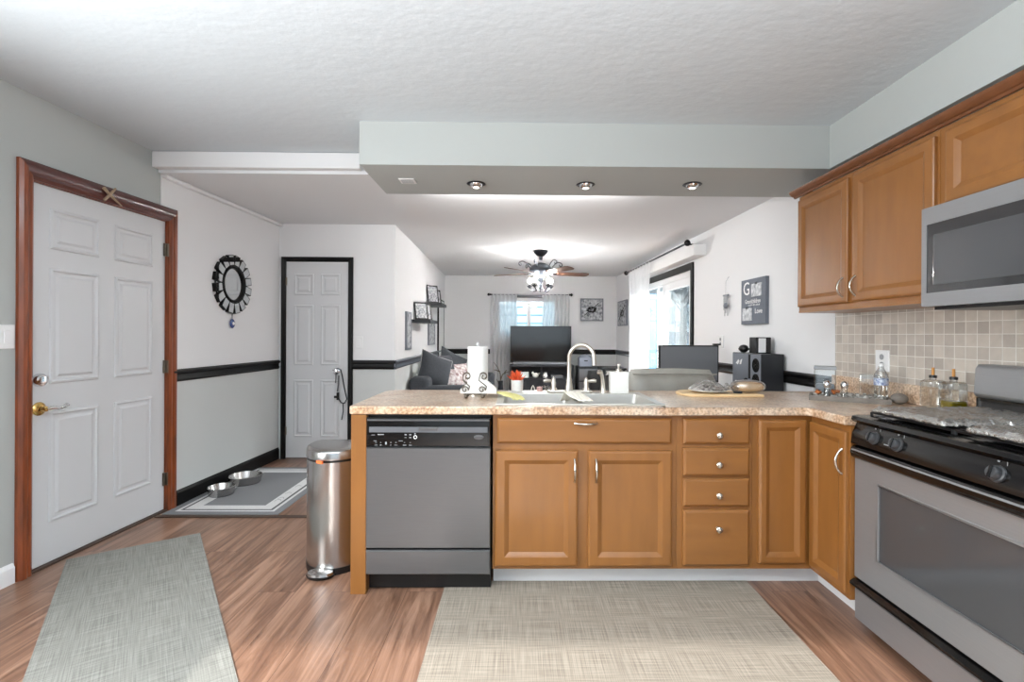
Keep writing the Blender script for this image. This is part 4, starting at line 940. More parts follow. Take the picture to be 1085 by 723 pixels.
# trash can
tcx, tyf, tyb, tw = -.995, 2.60, 2.90, .168
tcn = thing('trash_can', 'tall semi-round stainless step trash can beside the end panel', 'trash can', (tcx, 2.75, 0))
def dshape(s_, off=0):
    pts = []
    for i in range(25):
        a = PI+PI*i/24; pts.append((tcx+(tw+off)*math.cos(a), tyf+.21+(.21+off)*math.sin(a)))
    pts += [(tcx+tw+off, tyb-.03), (tcx+tw-.02, tyb+off), (tcx-tw+.02, tyb+off), (tcx-tw-off, tyb-.03)]
    return pts
zl_ = ZV(487, 2.63, 350)
B().prism(dshape(0, .002), 0, .035).build('base_ring', 'black_plastic', tcn, smooth=40)
B().prism(dshape(0), .035, zl_-.012).build('can_body', 'stainless_v', tcn, smooth=40)
B().prism(dshape(0, -.006), zl_-.012, zl_).build('collar', 'black_plastic', tcn, smooth=40)
b = B(); A1 = dshape(0, .003); n = len(A1); cen_ = (tcx, 2.76)
lv = [(1, 0), (1, .036), (.97, .046), (.85, .052), (.5, .056), (.02, .058)]; vs = []; fs = []
for s_, h_ in lv: vs += [(cen_[0]+(x-cen_[0])*s_, cen_[1]+(y-cen_[1])*s_, zl_+h_) for x, y in A1]
for i in range(len(lv)-1):
    for k in range(n): fs.append((i*n+k, i*n+(k+1) % n, (i+1)*n+(k+1) % n, (i+1)*n+k))
fs += [tuple(range(n-1, -1, -1)), tuple(range((len(lv)-1)*n, len(lv)*n))]; b.add(vs, fs); b.build('lid', 'stainless_v', tcn, smooth=50)
pdx = XU(338, 2.55)
B().lathe([(0, .0), (.068, .0), (.074, .012), (.066, .016), (0, .014)], (pdx, 2.585, .006), n=30, sy=.72).build('pedal_rubber', 'black_plastic', tcn, smooth=50)
B().lathe([(.068, 0), (.064, .012), (.04, .020), (0, .022)], (pdx, 2.58, .021), n=30, sy=.70).build('pedal', 'stainless_v', tcn, smooth=50)
tg = onY(340, 489.5, 2.598)
B(RZ((tg.x, tg.y-.0, tg.z), -.5)).box(-.022, .022, -.012, -.004, -.008, .006).build('bag_tab', 'orange_tag', tcn, label='small orange bag tab')

# ------------------------------------------------------------------ ceiling fan
fc = onZ(573, 266, ZL); FX, FYY = fc.x, fc.y
BZ = ZV(289.5, FYY)
fan = thing('ceiling_fan', 'ceiling fan with five blades, scrolled dark arms and a candle-style light kit', 'ceiling fan', (FX, FYY, ZL))
B().lathe([(0, 0), (.095, 0), (.09, -.03), (.05, -.065), (.025, -.075), (.022, -.12)], (FX, FYY, ZL), n=28).build('canopy', 'dark_metal', fan, smooth=50)
zm = BZ
B().lathe([(.02, .14), (.06, .13), (.12, .10), (.15, .06), (.15, .02), (.12, -.01), (.07, -.03), (.06, -.05), (.05, -.07), (0, -.08)], (FX, FYY, zm), n=32).build('motor_housing', 'dark_metal', fan, smooth=50)
def scroll(a, zb_, r1, h, s_=1):
    d = Vector((math.cos(a), math.sin(a), 0)); pts = []
    for i in range(12):
        t = i/11; pts.append(Vector((FX, FYY, zb_))+d*(r1*(.45+.55*t))+Vector((0, 0, h*math.sin(t*PI*.6))))
    c = pts[-1]+Vector((0, 0, -.03*s_)) + d*.0
    for i in range(1, 13):
        q = PI/2-i*PI/7; rr = .03*(1-i/17); pts.append(c+d*(rr*math.cos(q))+Vector((0, 0, rr*math.sin(q)*s_)))
    return pts
for k in range(6): B().tube(scroll(k*PI/3+.2, zm+.03, .27, .12), .007, 6).build('scroll_arm', 'dark_metal', fan, smooth=60)
for k, a in enumerate((13, 85, 157, 229, 301)):
    T = RZ((FX, FYY, BZ), math.radians(a)) @ Matrix.Rotation(math.radians(-12), 4, 'X')
    b = B(T); b.prism([(.19, -.05), (.62, -.068), (.66, -.05), (.675, 0), (.66, .05), (.62, .068), (.19, .05), (.17, 0)], -.004, .004)
    bl = b.build('blade', 'blade_wood', fan, bevel=.002)
    b = B(T); b.tube([(.10, 0, .0), (.16, 0, -.012), (.20, .02, -.008), (.24, .0, -.006)], [.012, .009, .008, .006], 7); b.tube([(.16, 0, -.012), (.20, -.02, -.008), (.24, 0, -.006)], .007, 6); b.build('blade_bracket', 'dark_metal', bl, smooth=60)
zc_ = ZV(302, FYY)
B().lathe([(.03, 0), (.045, -.03), (.02, -.07), (.03, -.10), (.018, -.14), (0, -.16)], (FX, FYY, zm-.06), n=20).build('light_stem', 'dark_metal', fan, smooth=50)
for k in range(5):
    a = math.radians(20+72*k); d = Vector((math.cos(a), math.sin(a), 0)); c = Vector((FX, FYY, 0))+d*.15
    pts = [Vector((FX, FYY, zm-.14))+d*(.15*t)+Vector((0, 0, -.11*math.sin(t*PI*.85)+.02*t)) for t in [i/10 for i in range(11)]]
    ar = B().tube(pts, .008, 6).build('lamp_arm', 'dark_metal', fan, smooth=60)
    zz = zc_-.01
    B().lathe([(.0, -.04), (.012, -.03), (.034, -.005), (.036, 0), (.012, .002), (.012, .03), (0, .03)], (c.x, c.y, zz), n=16).build('candle_cup', 'dark_metal', ar, smooth=50)
    B().lathe([(.010, 0), (.026, .022), (.028, .036), (.014, .062), (.004, .08), (0, .082)], (c.x, c.y, zz+.031), n=16).build('bulb', 'bulb', ar, smooth=60)
    l = bpy.data.lights.new('bulb_light', 'POINT'); l.energy = 48; l.shadow_soft_size = .03; l.color = (1, .98, .95); lo = bpy.data.objects.new('bulb_light', l); COL.objects.link(lo); lo.location = Vector((c.x, c.y, zz+.07))-fan.location; lo.parent = fan

# ------------------------------------------------------------------ back wall: window, curtains, TV
wn = thing('window_1', 'white sash window between sheer curtains above the television', 'window', (wx0, YBK, wz0), kind='structure')
b = B(); t_ = .045
for (a, c, d, e) in ((wx0, wx1, wz1-t_, wz1), (wx0, wx1, wz0, wz0+t_), (wx0, wx0+t_, wz0+t_, wz1-t_), (wx1-t_, wx1, wz0+t_, wz1-t_)): b.box(a, c, YBK-.01, YBK+.08, d, e)
cm = XU(560, YBK); b.box(cm-.03, cm+.03, YBK+.0, YBK+.07, wz0+t_, wz1-t_); b.build('window_frame', 'white_trim', wn, bevel=.004)
B().box(wx0+t_, wx1-t_, YBK+.05, YBK+.055, wz0+t_, wz1-t_).build('pane', 'glass', wn)
hr = B().box(XU(547.5, YBK-.06), XU(574, YBK-.06), YBK-.10, YBK-.02, ZV(315.5, YBK-.06), ZV(311.8, YBK-.06)).build('blind_headrail', 'dark_metal', bevel=.004)
tag(hr, 'short dark blind headrail above the far window', 'blind')
rodz = ZV(312.3, YBK-.14); ra, rb_ = XU(516, YBK-.14), XU(606.5, YBK-.14)
rd = thing('curtain_rod', 'dark curtain rod with leaf finials over the far window', 'curtain rod', ((ra+rb_)/2, YBK-.14, rodz))
b = B(); b.tube([(ra+.05, YBK-.14, rodz), (rb_-.05, YBK-.14, rodz)], .009, 8); b.build('pole', 'white_dark_line', rd)
for s_, xx in ((1, ra), (-1, rb_)):
    B().lathe([(.0, 0), (.022, .015), (.030, .035), (.012, .05), (.02, .06), (.012, .075), (.010, .10)], (xx-s_*.005, YBK-.14, rodz), (s_, 0, 0), 12).build('finial', 'black_trim', rd, smooth=50)
    B().tube([(xx+s_*.1, YBK-.14, rodz), (xx+s_*.1, YBK, rodz)], .007, 6).build('bracket', 'black_trim', rd)
def curtain(M, x0, x1, y, z0, z1, folds, label, group=None, taper=0):
    def fn(s_, t):
        xx = x0+(x1-x0)*s_; sq = 1-taper*math.sin(PI*min(1, t*1.1)); xc = (x0+x1)/2
        return (xc+(xx-xc)*sq, y+.028*math.sin(s_*folds*2*PI+.6*math.sin(t*3))*(.5+.5*t), z1+(z0-z1)*t)
    return tag(B(M).surf(fn, folds*10, 14).build('sheer_curtain', 'sheer', smooth=60), label, 'curtain', group)
curtain(I4, XU(519, 9.16), XU(547.5, 9.16), YBK-.14, .03, rodz+.012, 7, 'sheer white curtain on the left side of the far window')
curtain(I4, XU(574.5, 9.16), XU(603, 9.16), YBK-.14, .03, rodz+.012, 7, 'sheer white curtain on the right side of the far window')

def canvas(M, u0, v0, u1, v1, label, y=0, name='framed_print', pm_='print_grey'):
    x0, z1 = hit(u0, v0, M); x1, z0 = hit(u1, v1, M); o = thing(name, label, 'picture', M @ Vector(((x0+x1)/2, 0, z0)))
    B(M).rings(x0, x1, z0, z1, [(0, 0), (0, -.03), (.018, -.03), (.020, -.024)]).build('frame', 'frame_grey', o)
    B(M).box(x0+.02, x1-.02, -.026, -.0235, z0+.02, z1-.02).build('print', pm_, o)
    cx, cz = (x0+x1)/2, (z0+z1)/2; b = B(M); W = (x1-x0); Hh = z1-z0
    for k in range(9):
        a = 2*PI*k/9; b.ball((cx+W*.13*math.cos(a)*(1+.5*(k % 2)), -.027, cz+Hh*.10*math.sin(a)), W*.07, .0015, Hh*.04, 8, 6)
    b.tube([(cx-W*.32, -.027, cz-Hh*.25), (cx-W*.05, -.027, cz), (cx+W*.3, -.027, cz+Hh*.3)], .006, 5)
    b.build('flower_motif', 'black_trim', o, smooth=60); return o
canvas(MBK, 615, 316.5, 639, 340.5, 'square grey floral print on the far wall right of the curtains')
canvas(MRL, 656.2, 320, 665.5, 345, 'grey floral print on the right wall left of the tall curtain')

# tv stand
TY = 8.72; sa, sb_ = XU(540, TY-.22), XU(608.5, TY-.22); zs = ZV(387, TY-.22)
ts = thing('tv_stand', 'low black media cabinet with open shelves under the television', 'tv stand', ((sa+sb_)/2, TY, 0))
b = B(); b.box(sa, sb_, TY-.22, TY+.22, zs-.03, zs); b.box(sa, sa+.025, TY-.2, TY+.2, 0, zs-.03); b.box(sb_-.025, sb_, TY-.2, TY+.2, 0, zs-.03); b.box(sa+.025, sb_-.025, TY+.18, TY+.2, 0, zs-.03); b.build('carcass', 'dark_metal' if False else 'black_wood', ts, bevel=.004)
xm = (sa+sb_)/2; zsh = ZV(401, TY-.22)
b = B(); b.box(sa+.025, sb_-.025, TY-.2, TY+.18, zsh-.02, zsh); b.build('shelf', 'black_wood', ts)
B().box(xm-.01, xm+.01, TY-.2, TY+.18, zsh, zs-.03).build('divider', 'black_wood', ts)
for (p0, p1) in ((sa+.03, xm-.005), (xm+.005, sb_-.03)): B().box(p0, p1, TY-.215, TY-.195, .05, zsh-.025).build('door', 'mid_grey_panel' if False else 'black_wood', ts, bevel=.003)
ta, tb = XU(540.5, TY), XU(605, TY); tz0, tz1 = ZV(384, TY), ZV(345.5, TY)
tv = thing('television', 'large flat black television on the media cabinet', 'television', ((ta+tb)/2, TY, zs))
B().box(ta, tb, TY-.015, TY+.03, tz0, tz1).build('bezel', 'black_plastic', tv, bevel=.004)
B().box(ta+.012, tb-.012, TY-.018, TY-.014, tz0+.02, tz1-.012).build('screen', 'screen_glass', tv)
b = B()
for xx in (ta+.12, tb-.12): b.tube([(xx, TY-.10, zs+.006), (xx, TY, tz0+.02), (xx, TY+.12, zs+.006)], .010, 6)
b.build('feet', 'black_plastic', tv)
sbr = B().extr([(TY-.17, zs+.001), (TY-.185, zs+.02), (TY-.17, zs+.05), (TY-.12, zs+.05), (TY-.12, zs+.001)], ta+.06, tb-.06)
tag(sbr.build('soundbar', 'mid_grey_panel', smooth=30), 'long grey soundbar lying in front of the television', 'soundbar')
# shelf decorations
def Y_(u): return XU(u, TY-.12)
pf = thing('framed_photo', 'small tilted white photo frame on the left shelf of the media cabinet', 'picture frame', (Y_(556), TY-.1, zsh))
B(RZ((Y_(556), TY-.1, zsh+.001), .2) @ Matrix.Rotation(-.2, 4, 'X')).rings(-.075, .075, 0, .10, [(0, .006), (0, 0), (.015, 0), (.016, .003)]).build('frame', 'white_plastic', pf)
b = B(); cx = Y_(567.5); b.ball((cx, TY-.12, zsh+.045), .055, .03, .042); b.ball((cx-.05, TY-.12, zsh+.085), .02, .018, .022); b.tube([(cx+.04, TY-.12, zsh+.06), (cx+.085, TY-.12, zsh+.09)], [.02, .006], 7)
tag(b.build('bird_figurine', 'white_ceramic', smooth=60), 'white ceramic bird figurine inside the media cabinet', 'figurine')
cx = Y_(577.5); tag(B().lathe([(0, 0), (.028, 0), (.045, .04), (.03, .07), (.035, .08), (.02, .095), (0, .10)], (cx, TY-.12, zsh), n=18).build('ceramic_pot', 'white_ceramic', smooth=50), 'small white lidded pot right of the bird figurine', 'pot')
b = B(); b.box(Y_(584), Y_(596), TY-.17, TY+.05, zsh+.001, zsh+.05); tag(b.build('media_box', 'grey_plastic', bevel=.004), 'flat dark media box on the right shelf of the cabinet', 'media box')
# white sculpture and candle on counter/side table behind sink: stand on the counter back edge
cy = 3.08
b = B(); cx = XU(564.7, cy); b.tube([(cx-.012, cy, CT1+.002), (cx-.006, cy, CT1+.025), (cx, cy, CT1+.036), (cx+.008, cy, CT1+.022), (cx+.012, cy, CT1+.002)], .0035, 7, closed=True); tag(b.build('triangle_ornament', 'white_ceramic', smooth=60), 'tiny white triangular loop ornament right of the orange succulent', 'ornament')
cx = XU(571.8, cy); tag(B().lathe([(0, 0), (.018, 0), (.018, .026), (.004, .028), (0, .030)], (cx, cy, CT1), n=20).build('pink_candle', 'pink_wax', smooth=50), 'small pink candle behind the sink left of the faucet', 'candle')
b = B(); cx = XU(579, cy)
for k in range(12):
    d = Vector((math.cos(k*2.4), .5*math.sin(k*2.4), .3+.5*((k*37) % 5)/5)).normalized(); b.tube([(cx, cy, CT1+.010), Vector((cx, cy, CT1+.012))+d*.034], [.005, .002], 5)
b.ball((cx, cy, CT1+.008), .012, .012, .008); tag(b.build('crystal_flower', 'jar_glass', smooth=60), 'small clear spiky glass ornament just left of the faucet', 'ornament')

# fabric drawers + bin right of TV
ca, cb2 = XU(612.5, 8.55), XU(634, 8.55); cz = ZV(388.5, 8.55)
ch_ = thing('storage_chest', 'small dark storage chest right of the media cabinet', 'chest', ((ca+cb2)/2, 8.75, 0))
b = B(); b.box(ca, cb2, 8.55, 8.95, 0, cz); b.build('frame', 'black_wood', ch_, bevel=.004)
for k in range(3): 
    zq = .04+k*(cz-.06)/3; d_ = B().box(ca+.02, cb2-.02, 8.535, 8.555, zq, zq+(cz-.06)/3-.02).build('drawer', 'mid_grey_panel', ch_, bevel=.004)
    B().lathe([(.012, 0), (.014, .015), (0, .018)], ((ca+cb2)/2, 8.535, zq+.1), (0, -1, 0), 12).build('knob', 'black_trim', d_, smooth=50)
bn = thing('storage_bin', 'blue-grey bin with rounded lid on top of the storage chest', 'bin', (XU(620.5, 8.7), 8.72, cz))
xa_, xb2 = XU(614, 8.6), XU(627.5, 8.6); zt_ = ZV(379, 8.6)
B().box(xa_, xb2, 8.6, 8.85, cz+.001, zt_).build('box', 'fabric_bin', bn, bevel=.01)
B().ball(((xa_+xb2)/2, 8.725, zt_), (xb2-xa_)/2, .12, .06, 20, 8).build('lid', 'fabric_bin', bn, smooth=60)
B().box((xa_+xb2)/2-.03, (xa_+xb2)/2+.03, 8.592, 8.602, zt_-.06, zt_-.045).build('handle_slot', 'black_trim', bn)
spk = B().box(XU(624, 8.35), XU(634.5, 8.35), 8.2, 8.48, 0, ZV(393, 8.3)); tag(spk.build('subwoofer', 'black_plastic', bevel=.012), 'black boxy subwoofer before the storage chest', 'speaker')
# corner desk with glass top
gz = ZV(389, 8.6); g0_, g1_ = XU(637, 8.4), XU(666, 8.4)
dk_ = thing('corner_desk', 'dark low desk in the far right corner', 'desk', ((g0_+g1_)/2, 8.6, 0))
g1_ = min(g1_, 1.84)
B().box(g0_, g1_, 8.35, 9.0, gz-.03, gz).build('desk_top', 'black_wood', dk_, bevel=.006)
for (a, c) in ((g0_+.02, 8.37), (g1_-.06, 8.37), (g0_+.02, 8.94), (g1_-.06, 8.94)): B().box(a, a+.04, c, c+.04, 0, gz-.03).build('leg', 'black_wood', dk_)
B().box(g0_+.07, g1_-.07, 8.42, 8.9, gz-.14, gz-.125).build('shelf', 'black_wood', dk_)
b = B(); b.box(g0_+.09, g0_+.17, 8.45, 8.6, gz-.124, gz-.06); tag(b.build('storage_box', 'white_plastic', bevel=.005), 'small white box on the shelf of the corner desk', 'box')

# bare branch decoration
TBx = XU(530.5, 8.3); tb_ = thing('branch_vase', 'bare dark branches in a slim vase left of the television', 'branches', (TBx, 8.3, 0))
B().lathe([(0, 0), (.05, 0), (.06, .2), (.035, .45), (.04, .50)], (TBx, 8.3, 0), n=16).build('vase', 'dark_metal', tb_, smooth=50)
b = B(); zb_ = .48
P_ = lambda u, v: tuple(onY(u, v, 8.3))
for path in ([(530, 413), (530.5, 404), (530, 396), (527, 389), (523, 384)], [(530.5, 402), (532.5, 397), (537, 394.5), (541, 394)], [(530, 394), (526, 392.5), (523, 392)], [(529.5, 411), (528, 405), (526, 402)], [(534, 396), (537, 392)]):
    pp = [P_(*q) for q in path]; b.tube(([(TBx, 8.3, .45)] if path[0][1] > 412 else [])+pp, [.014]*(1 if path[0][1] > 412 else 0)+[.012-.008*i/(len(pp)-1) for i in range(len(pp))], 6)
b.build('branches', 'wire_bronze', tb_, smooth=60)

# ------------------------------------------------------------------ sofa along the left living wall (MLL frame: local x = deeper, -y = into room)
s0, s1, dep = .56, 2.75, .96
sf = thing('sofa', 'charcoal grey sofa along the left living-room wall', 'sofa', MLL @ Vector((1.6, -.5, 0)))
zarm = ZV(409.5, 5.6, 460)
B(MLL).box(s0, s0+.2, -dep, -.04, .05, zarm).build('arm', 'charcoal_fabric', sf, bevel=.05, seg=4)
B(MLL).box(s1-.2, s1, -dep, -.04, .05, zarm).build('arm', 'charcoal_fabric', sf, bevel=.05, seg=4)
B(MLL).box(s0+.01, s1-.01, -.26, -.03, .05, ZV(400, 5.65, 435)).build('backrest', 'charcoal_fabric', sf, bevel=.06, seg=4)
B(MLL).box(s0+.2, s1-.2, -dep+.02, -.26, .05, .30).build('base', 'charcoal_fabric', sf, bevel=.02)
for k in range(2):
    a = s0+.21+k*(s1-s0-.42)/2; B(MLL).box(a, a+(s1-s0-.44)/2, -dep, -.27, .30, .46).build('seat_cushion', 'charcoal_fabric', sf, bevel=.05, seg=4)
for k in range(4): B(MLL).box((s0+.03, s0+.03, s1-.08, s1-.08)[k], (s0+.08, s0+.08, s1-.03, s1-.03)[k], (-dep+.04, -.12)[k % 2], (-dep+.09, -.07)[k % 2], 0, .05).build('foot', 'black_plastic', sf)
def pillow(T, w, h, t, m, label, pipe=True, name='throw_pillow'):
    o = thing(name, label, 'pillow', T.translation)
    def side(sg):
        def fn(a, c):
            x = (a-.5)*2; y = (c-.5)*2; e = max(0, (1-abs(x)**2.6)*(1-abs(y)**2.6))**.5
            k = 1-.08*(1-abs(x))*abs(y)**3; j = 1-.08*(1-abs(y))*abs(x)**3
            return (x*w/2*k if False else x*w/2*j, sg*t/2*e, h/2+y*h/2*k)
        return fn
    b = B(T); b.surf(side(-1), 16, 16); b.surf(side(1), 16, 16); b.build('cover', m, o, smooth=70)
    if pipe:
        pts = []
        for q in range(40):
            a = q/40*4; s_ = int(a); f_ = a-s_; x, y = [(-1+2*f_, -1), (1, -1+2*f_), (1-2*f_, 1), (-1, 1-2*f_)][s_]
            k = 1-.08*(1-abs(x))*abs(y)**3; j = 1-.08*(1-abs(y))*abs(x)**3; pts.append((x*w/2*j, 0, h/2+y*h/2*k))
        B(T).tube(pts, .006, 5, closed=True).build('piping', 'white_dark_line' if pipe == 2 else 'dark_metal', o, smooth=60)
    return o
def pw_(u, v, Y, yaw_, lean, roll=0):
    p_ = onY(u, v, Y); return Matrix.Translation((p_.x, p_.y, p_.z)) @ Matrix.Rotation(yaw_, 4, 'Z') @ Matrix.Rotation(lean, 4, 'X') @ Matrix.Rotation(roll, 4, 'Y')
pillow(pw_(457, 411, 5.95, .75, -.25, .38), .44, .42, .20, 'charcoal_fabric', 'charcoal throw pillow with white piping nearest on the sofa', 2)
pillow(pw_(471, 409, 6.5, .9, -.35), .50, .42, .18, 'charcoal_fabric', 'charcoal back pillow behind the piped one', 1)
pillow(pw_(477, 407, 7.1, .9, -.3, .45), .50, .50, .18, 'charcoal_fabric', 'charcoal back pillow farthest along the sofa, pointing up', 1)
pillow(pw_(475, 412, 6.1, .3, -.75), .42, .30, .13, 'pattern_fabric', 'small white pillow with reddish pattern lying before the piped pillow', 0)
pillow(pw_(487, 409, 6.9, .6, -.5), .40, .34, .13, 'pattern_fabric', 'small white patterned pillow at the far end of the sofa', 0)

# floating shelves on the left living wall
def fshelf(ua, ub, v, label):
    xa = hit(ua, v, MLL)[0]; 
    return xa
def shelf(x0, x1, z, label, grp='floating shelves'):
    o = tag(B(MLL).box(x0, x1, -.23, 0, z-.04, z).build('floating_shelf', 'black_wood', bevel=.003), label, 'shelf', grp); return o
# near lower end at u~435 (wall side) -> front corner
lx0 = hit(435.5, 366, MLL)[0]; lx1 = lx0+.62; lz = hit(435.5, 338.5, MLL)[1]
shelf(lx0, lx1, lz, 'lower and nearer of the two floating black shelves over the sofa')
ux0_ = hit(450, 355, MLL)[0]; uz = ZV(321, (MLL @ Vector((ux0_, 0, 0))).y)
shelf(ux0_, ux0_+.62, uz, 'upper and farther of the two floating black shelves over the sofa')
def stand_frame(x, z, w_, h_, yaw_, label, y=-.10):
    T = MLL @ Matrix.Translation((x, y, z+.004)) @ Matrix.Rotation(yaw_, 4, 'Z') @ Matrix.Rotation(-.18, 4, 'X')
    o = thing('framed_photo', label, 'picture frame', T.translation, 'framed photos on the floating shelves')
    B(T).rings(-w_/2, w_/2, 0, h_, [(0, .012), (0, 0), (.018, 0), (.019, .004)]).build('frame', 'black_trim', o)
    B(T).box(-w_/2+.018, w_/2-.018, .002, .006, .018, h_-.018).build('photo', 'photo_grey', o)
    B(T).add([(-.02, .012, .0), (.02, .012, .0), (.02, .012, h_*.7), (-.02, .012, h_*.7), (-.02, .045, .012), (.02, .045, .012)], [(0, 1, 2, 3), (0, 4, 5, 1), (4, 3, 2, 5), (0, 3, 4), (1, 5, 2)]).build('easel_back', 'black_trim', o)
stand_frame(lx0+.20, lz, .20, .22, -.75, 'tilted photo frame at the near end of the lower shelf')
stand_frame(lx0+.46, lz, .22, .22, -.75, 'photo frame at the far end of the lower shelf')
stand_frame(ux0_+.18, uz, .20, .26, -.75, 'tall tilted photo frame at the near end of the upper shelf')
stand_frame(ux0_+.46, uz, .20, .22, -.75, 'photo frame at the far end of the upper shelf')
def narrow(u0, u1, v0, v1, label, ins='print_grey', fr='frame_grey'):
    x0 = hit(u0, 350, MLL)[0]; x1 = hit(u1, 350, MLL)[0]; z1 = hit(u0, v0, MLL)[1]; z0 = hit(u0, v1, MLL)[1]
    o = thing('wall_panel', label, 'wall decor', MLL @ Vector((x0, 0, z0)))
    B(MLL).rings(x0, x1, z0, z1, [(0, 0), (0, -.025), (.02, -.025), (.022, -.018)]).build('frame', fr, o)
    B(MLL).box(x0+.02, x1-.02, -.02, -.017, z0+.02, z1-.02).build('insert', ins, o)
narrow(429, 434, 330, 371, 'narrow tall grey panel on the wall left of the lower shelf')
narrow(453, 459.5, 340, 366, 'narrow tall grey panel on the wall under the lower shelf')
narrow(463.3, 469, 316, 381, 'tall black-edged frame with a pale middle at the far end of the left wall', 'white_plastic', 'black_trim')

# ------------------------------------------------------------------ right side: sliding door, curtain, decor
sd_ = thing('door_3', 'white sliding patio door with black casing on the right wall', 'sliding door', MRL @ Vector((sx1, 0, 0)), kind='structure')
so_, so1 = sx0, sx1
b = B(MRL)
for (a, c, d, e) in ((so_, so1, SZ-.07, SZ), (so_, so1, 0, .06), (so_, so_+.06, .06, SZ-.07), (so1-.06, so1, .06, SZ-.07)): b.box(a, c, .01, .10, d, e)
xm1 = hit(707.5, 340, MRL, .06)[0]; xm0 = hit(699, 340, MRL, .06)[0]
b.build('outer_frame', 'white_trim', sd_, bevel=.004)
b = B(MRL); b.box(xm1-.10, xm1+.03, .02, .055, .06, SZ-.07); b.box(so1-.12, so1-.06, .02, .055, .06, SZ-.07); b.box(xm1+.03, so1-.12, .02, .055, .06, .16); b.box(xm1+.03, so1-.12, .02, .055, SZ-.16, SZ-.07); b.build('sliding_sash', 'white_trim', sd_, bevel=.003)
b = B(MRL); b.box(xm0-.16, xm0-.10, .06, .09, .06, SZ-.07); b.box(so_+.06, so_+.12, .06, .09, .06, SZ-.07); b.build('fixed_sash', 'white_trim', sd_)
B(MRL).box(so_+.06, so1-.06, .056, .0595, .06, SZ-.07).build('pane', 'glass', sd_)
B(MRL).box(xm1-.075, xm1-.06, -.005, .02, .95, 1.12).build('pull_handle', 'white_plastic', sd_, bevel=.003)
b = B(MRL); cwd = .07
b.box(so_-cwd, so1+cwd, -.02, 0, SZ, SZ+.08); b.box(so1, so1+cwd, -.02, 0, 0, SZ); b.box(so_-cwd, so_, -.02, 0, 0, SZ); b.build('casing', 'black_trim', sd_, bevel=.004)
# blind headrail (white box) and rod
bx1 = hit(736, 277, MRL, -.12)[0]; 
b = B(MRL); b.box(so_-.05, bx1+.02, -.14, 0, SZ+.10, SZ+.22); tag(b.build('blind_headrail', 'white_plastic', bevel=.005), 'white boxed blind valance above the sliding patio door', 'blind')
rz_ = SZ+.23
xr1 = hit(727, 275, MRL, -.20)[0]; xr0 = hit(664, 300, MRL, -.20)[0]
rd = thing('curtain_rod', 'dark curtain rod above the sliding patio door', 'curtain rod', MRL @ Vector((xr1, -.20, rz_)))
B(MRL).tube([(xr0, -.20, rz_), (xr1, -.20, rz_)], .012, 8).build('pole', 'dark_metal', rd, smooth=60)
for xx, s_ in ((xr1, 1), (xr0, -1)):
    B(MRL).lathe([(.012, 0), (.03, .015), (.035, .035), (.015, .055), (0, .06)], (xx, -.20, rz_), (s_, 0, 0), 14).build('finial', 'black_trim', rd, smooth=50)
    B(MRL).tube([(xx-s_*.04, -.20, rz_), (xx-s_*.04, 0, rz_)], .008, 6).build('bracket', 'black_trim', rd)
c0 = hit(666, 340, MRL, -.2)[0]; c1 = hit(688.5, 340, MRL, -.2)[0]
curtain(MRL, c0, c1, -.2, .03, rz_+.0, 8, 'tall white sheer curtain gathered at the left of the patio door', taper=.12)

# wall plaque with photos
p0x, p1z = hit(785.5, 298, MRL, -.03); p1x, p0z = hit(811, 343, MRL, -.03)
zt2 = hit(811, 296.5, MRL, -.03)[1]
pq = thing('photo_plaque', 'grey family plaque with script lettering and two clipped photos', 'plaque', MRL @ Vector(((p0x+p1x)/2, 0, p0z)))
B(MRL).box(p0x, p1x, -.03, 0, p0z, p1z).build('board', 'slate_board', pq, bevel=.002)
W = p1x-p0x; Hh = p1z-p0z
for (fx_, fz_) in ((.66, .74), (.28, .22)):
    a, c = p0x+W*(fx_-.2), p0z+Hh*(fz_-.14); q = B(MRL).box(a, a+W*.40, -.036, -.0305, c, c+Hh*.28).build('photo', 'print_light', pq)
    B(MRL).box(a+W*.16, a+W*.24, -.040, -.036, c+Hh*.26, c+Hh*.31).build('clip', 'dark_metal', q)
text(MRL, 'G', .16, p0x+W*.24, -.032, p0z+Hh*.78, 'white_plastic', pq)
text(MRL, 'Grandchildren', .052, p0x+W*.5, -.032, p0z+Hh*.50, 'white_plastic', pq, sx=.85)
text(MRL, 'complete life\'s circle of', .024, p0x+W*.55, -.032, p0z+Hh*.42, 'white_plastic', pq, sx=.85)
text(MRL, 'Love', .062, p0x+W*.74, -.032, p0z+Hh*.28, 'white_plastic', pq)
# wind chime
chx, chz = hit(769, 313, MRL, -.03)
wc = thing('wind_chime', 'small silver hanging chime on the wall left of the grey plaque', 'wind chime', MRL @ Vector((chx, -.03, chz-.2)))
B(MRL).tube([(chx, -.0, chz+.18), (chx, -.03, chz+.13), (chx, -.03, chz)], .002, 5).build('string', 'frame_grey', wc)
B(MRL).box(chx-.05, chx+.05, -.036, -.024, chz-.008, chz+.006).build('top_bar', 'frame_grey', wc)
B(MRL).ball((chx, -.03, chz-.10), .035, .02, .03, 12, 8).build('charm', 'frame_grey', wc, smooth=60)
b = B(MRL)
for k in range(5): b.tube([(chx-.04+k*.02, -.03, chz-.008), (chx-.04+k*.02, -.03, chz-.14-.03*((k*2) % 3))], .0035, 5)
b.build('chime_tube', 'white_dark_line', wc)

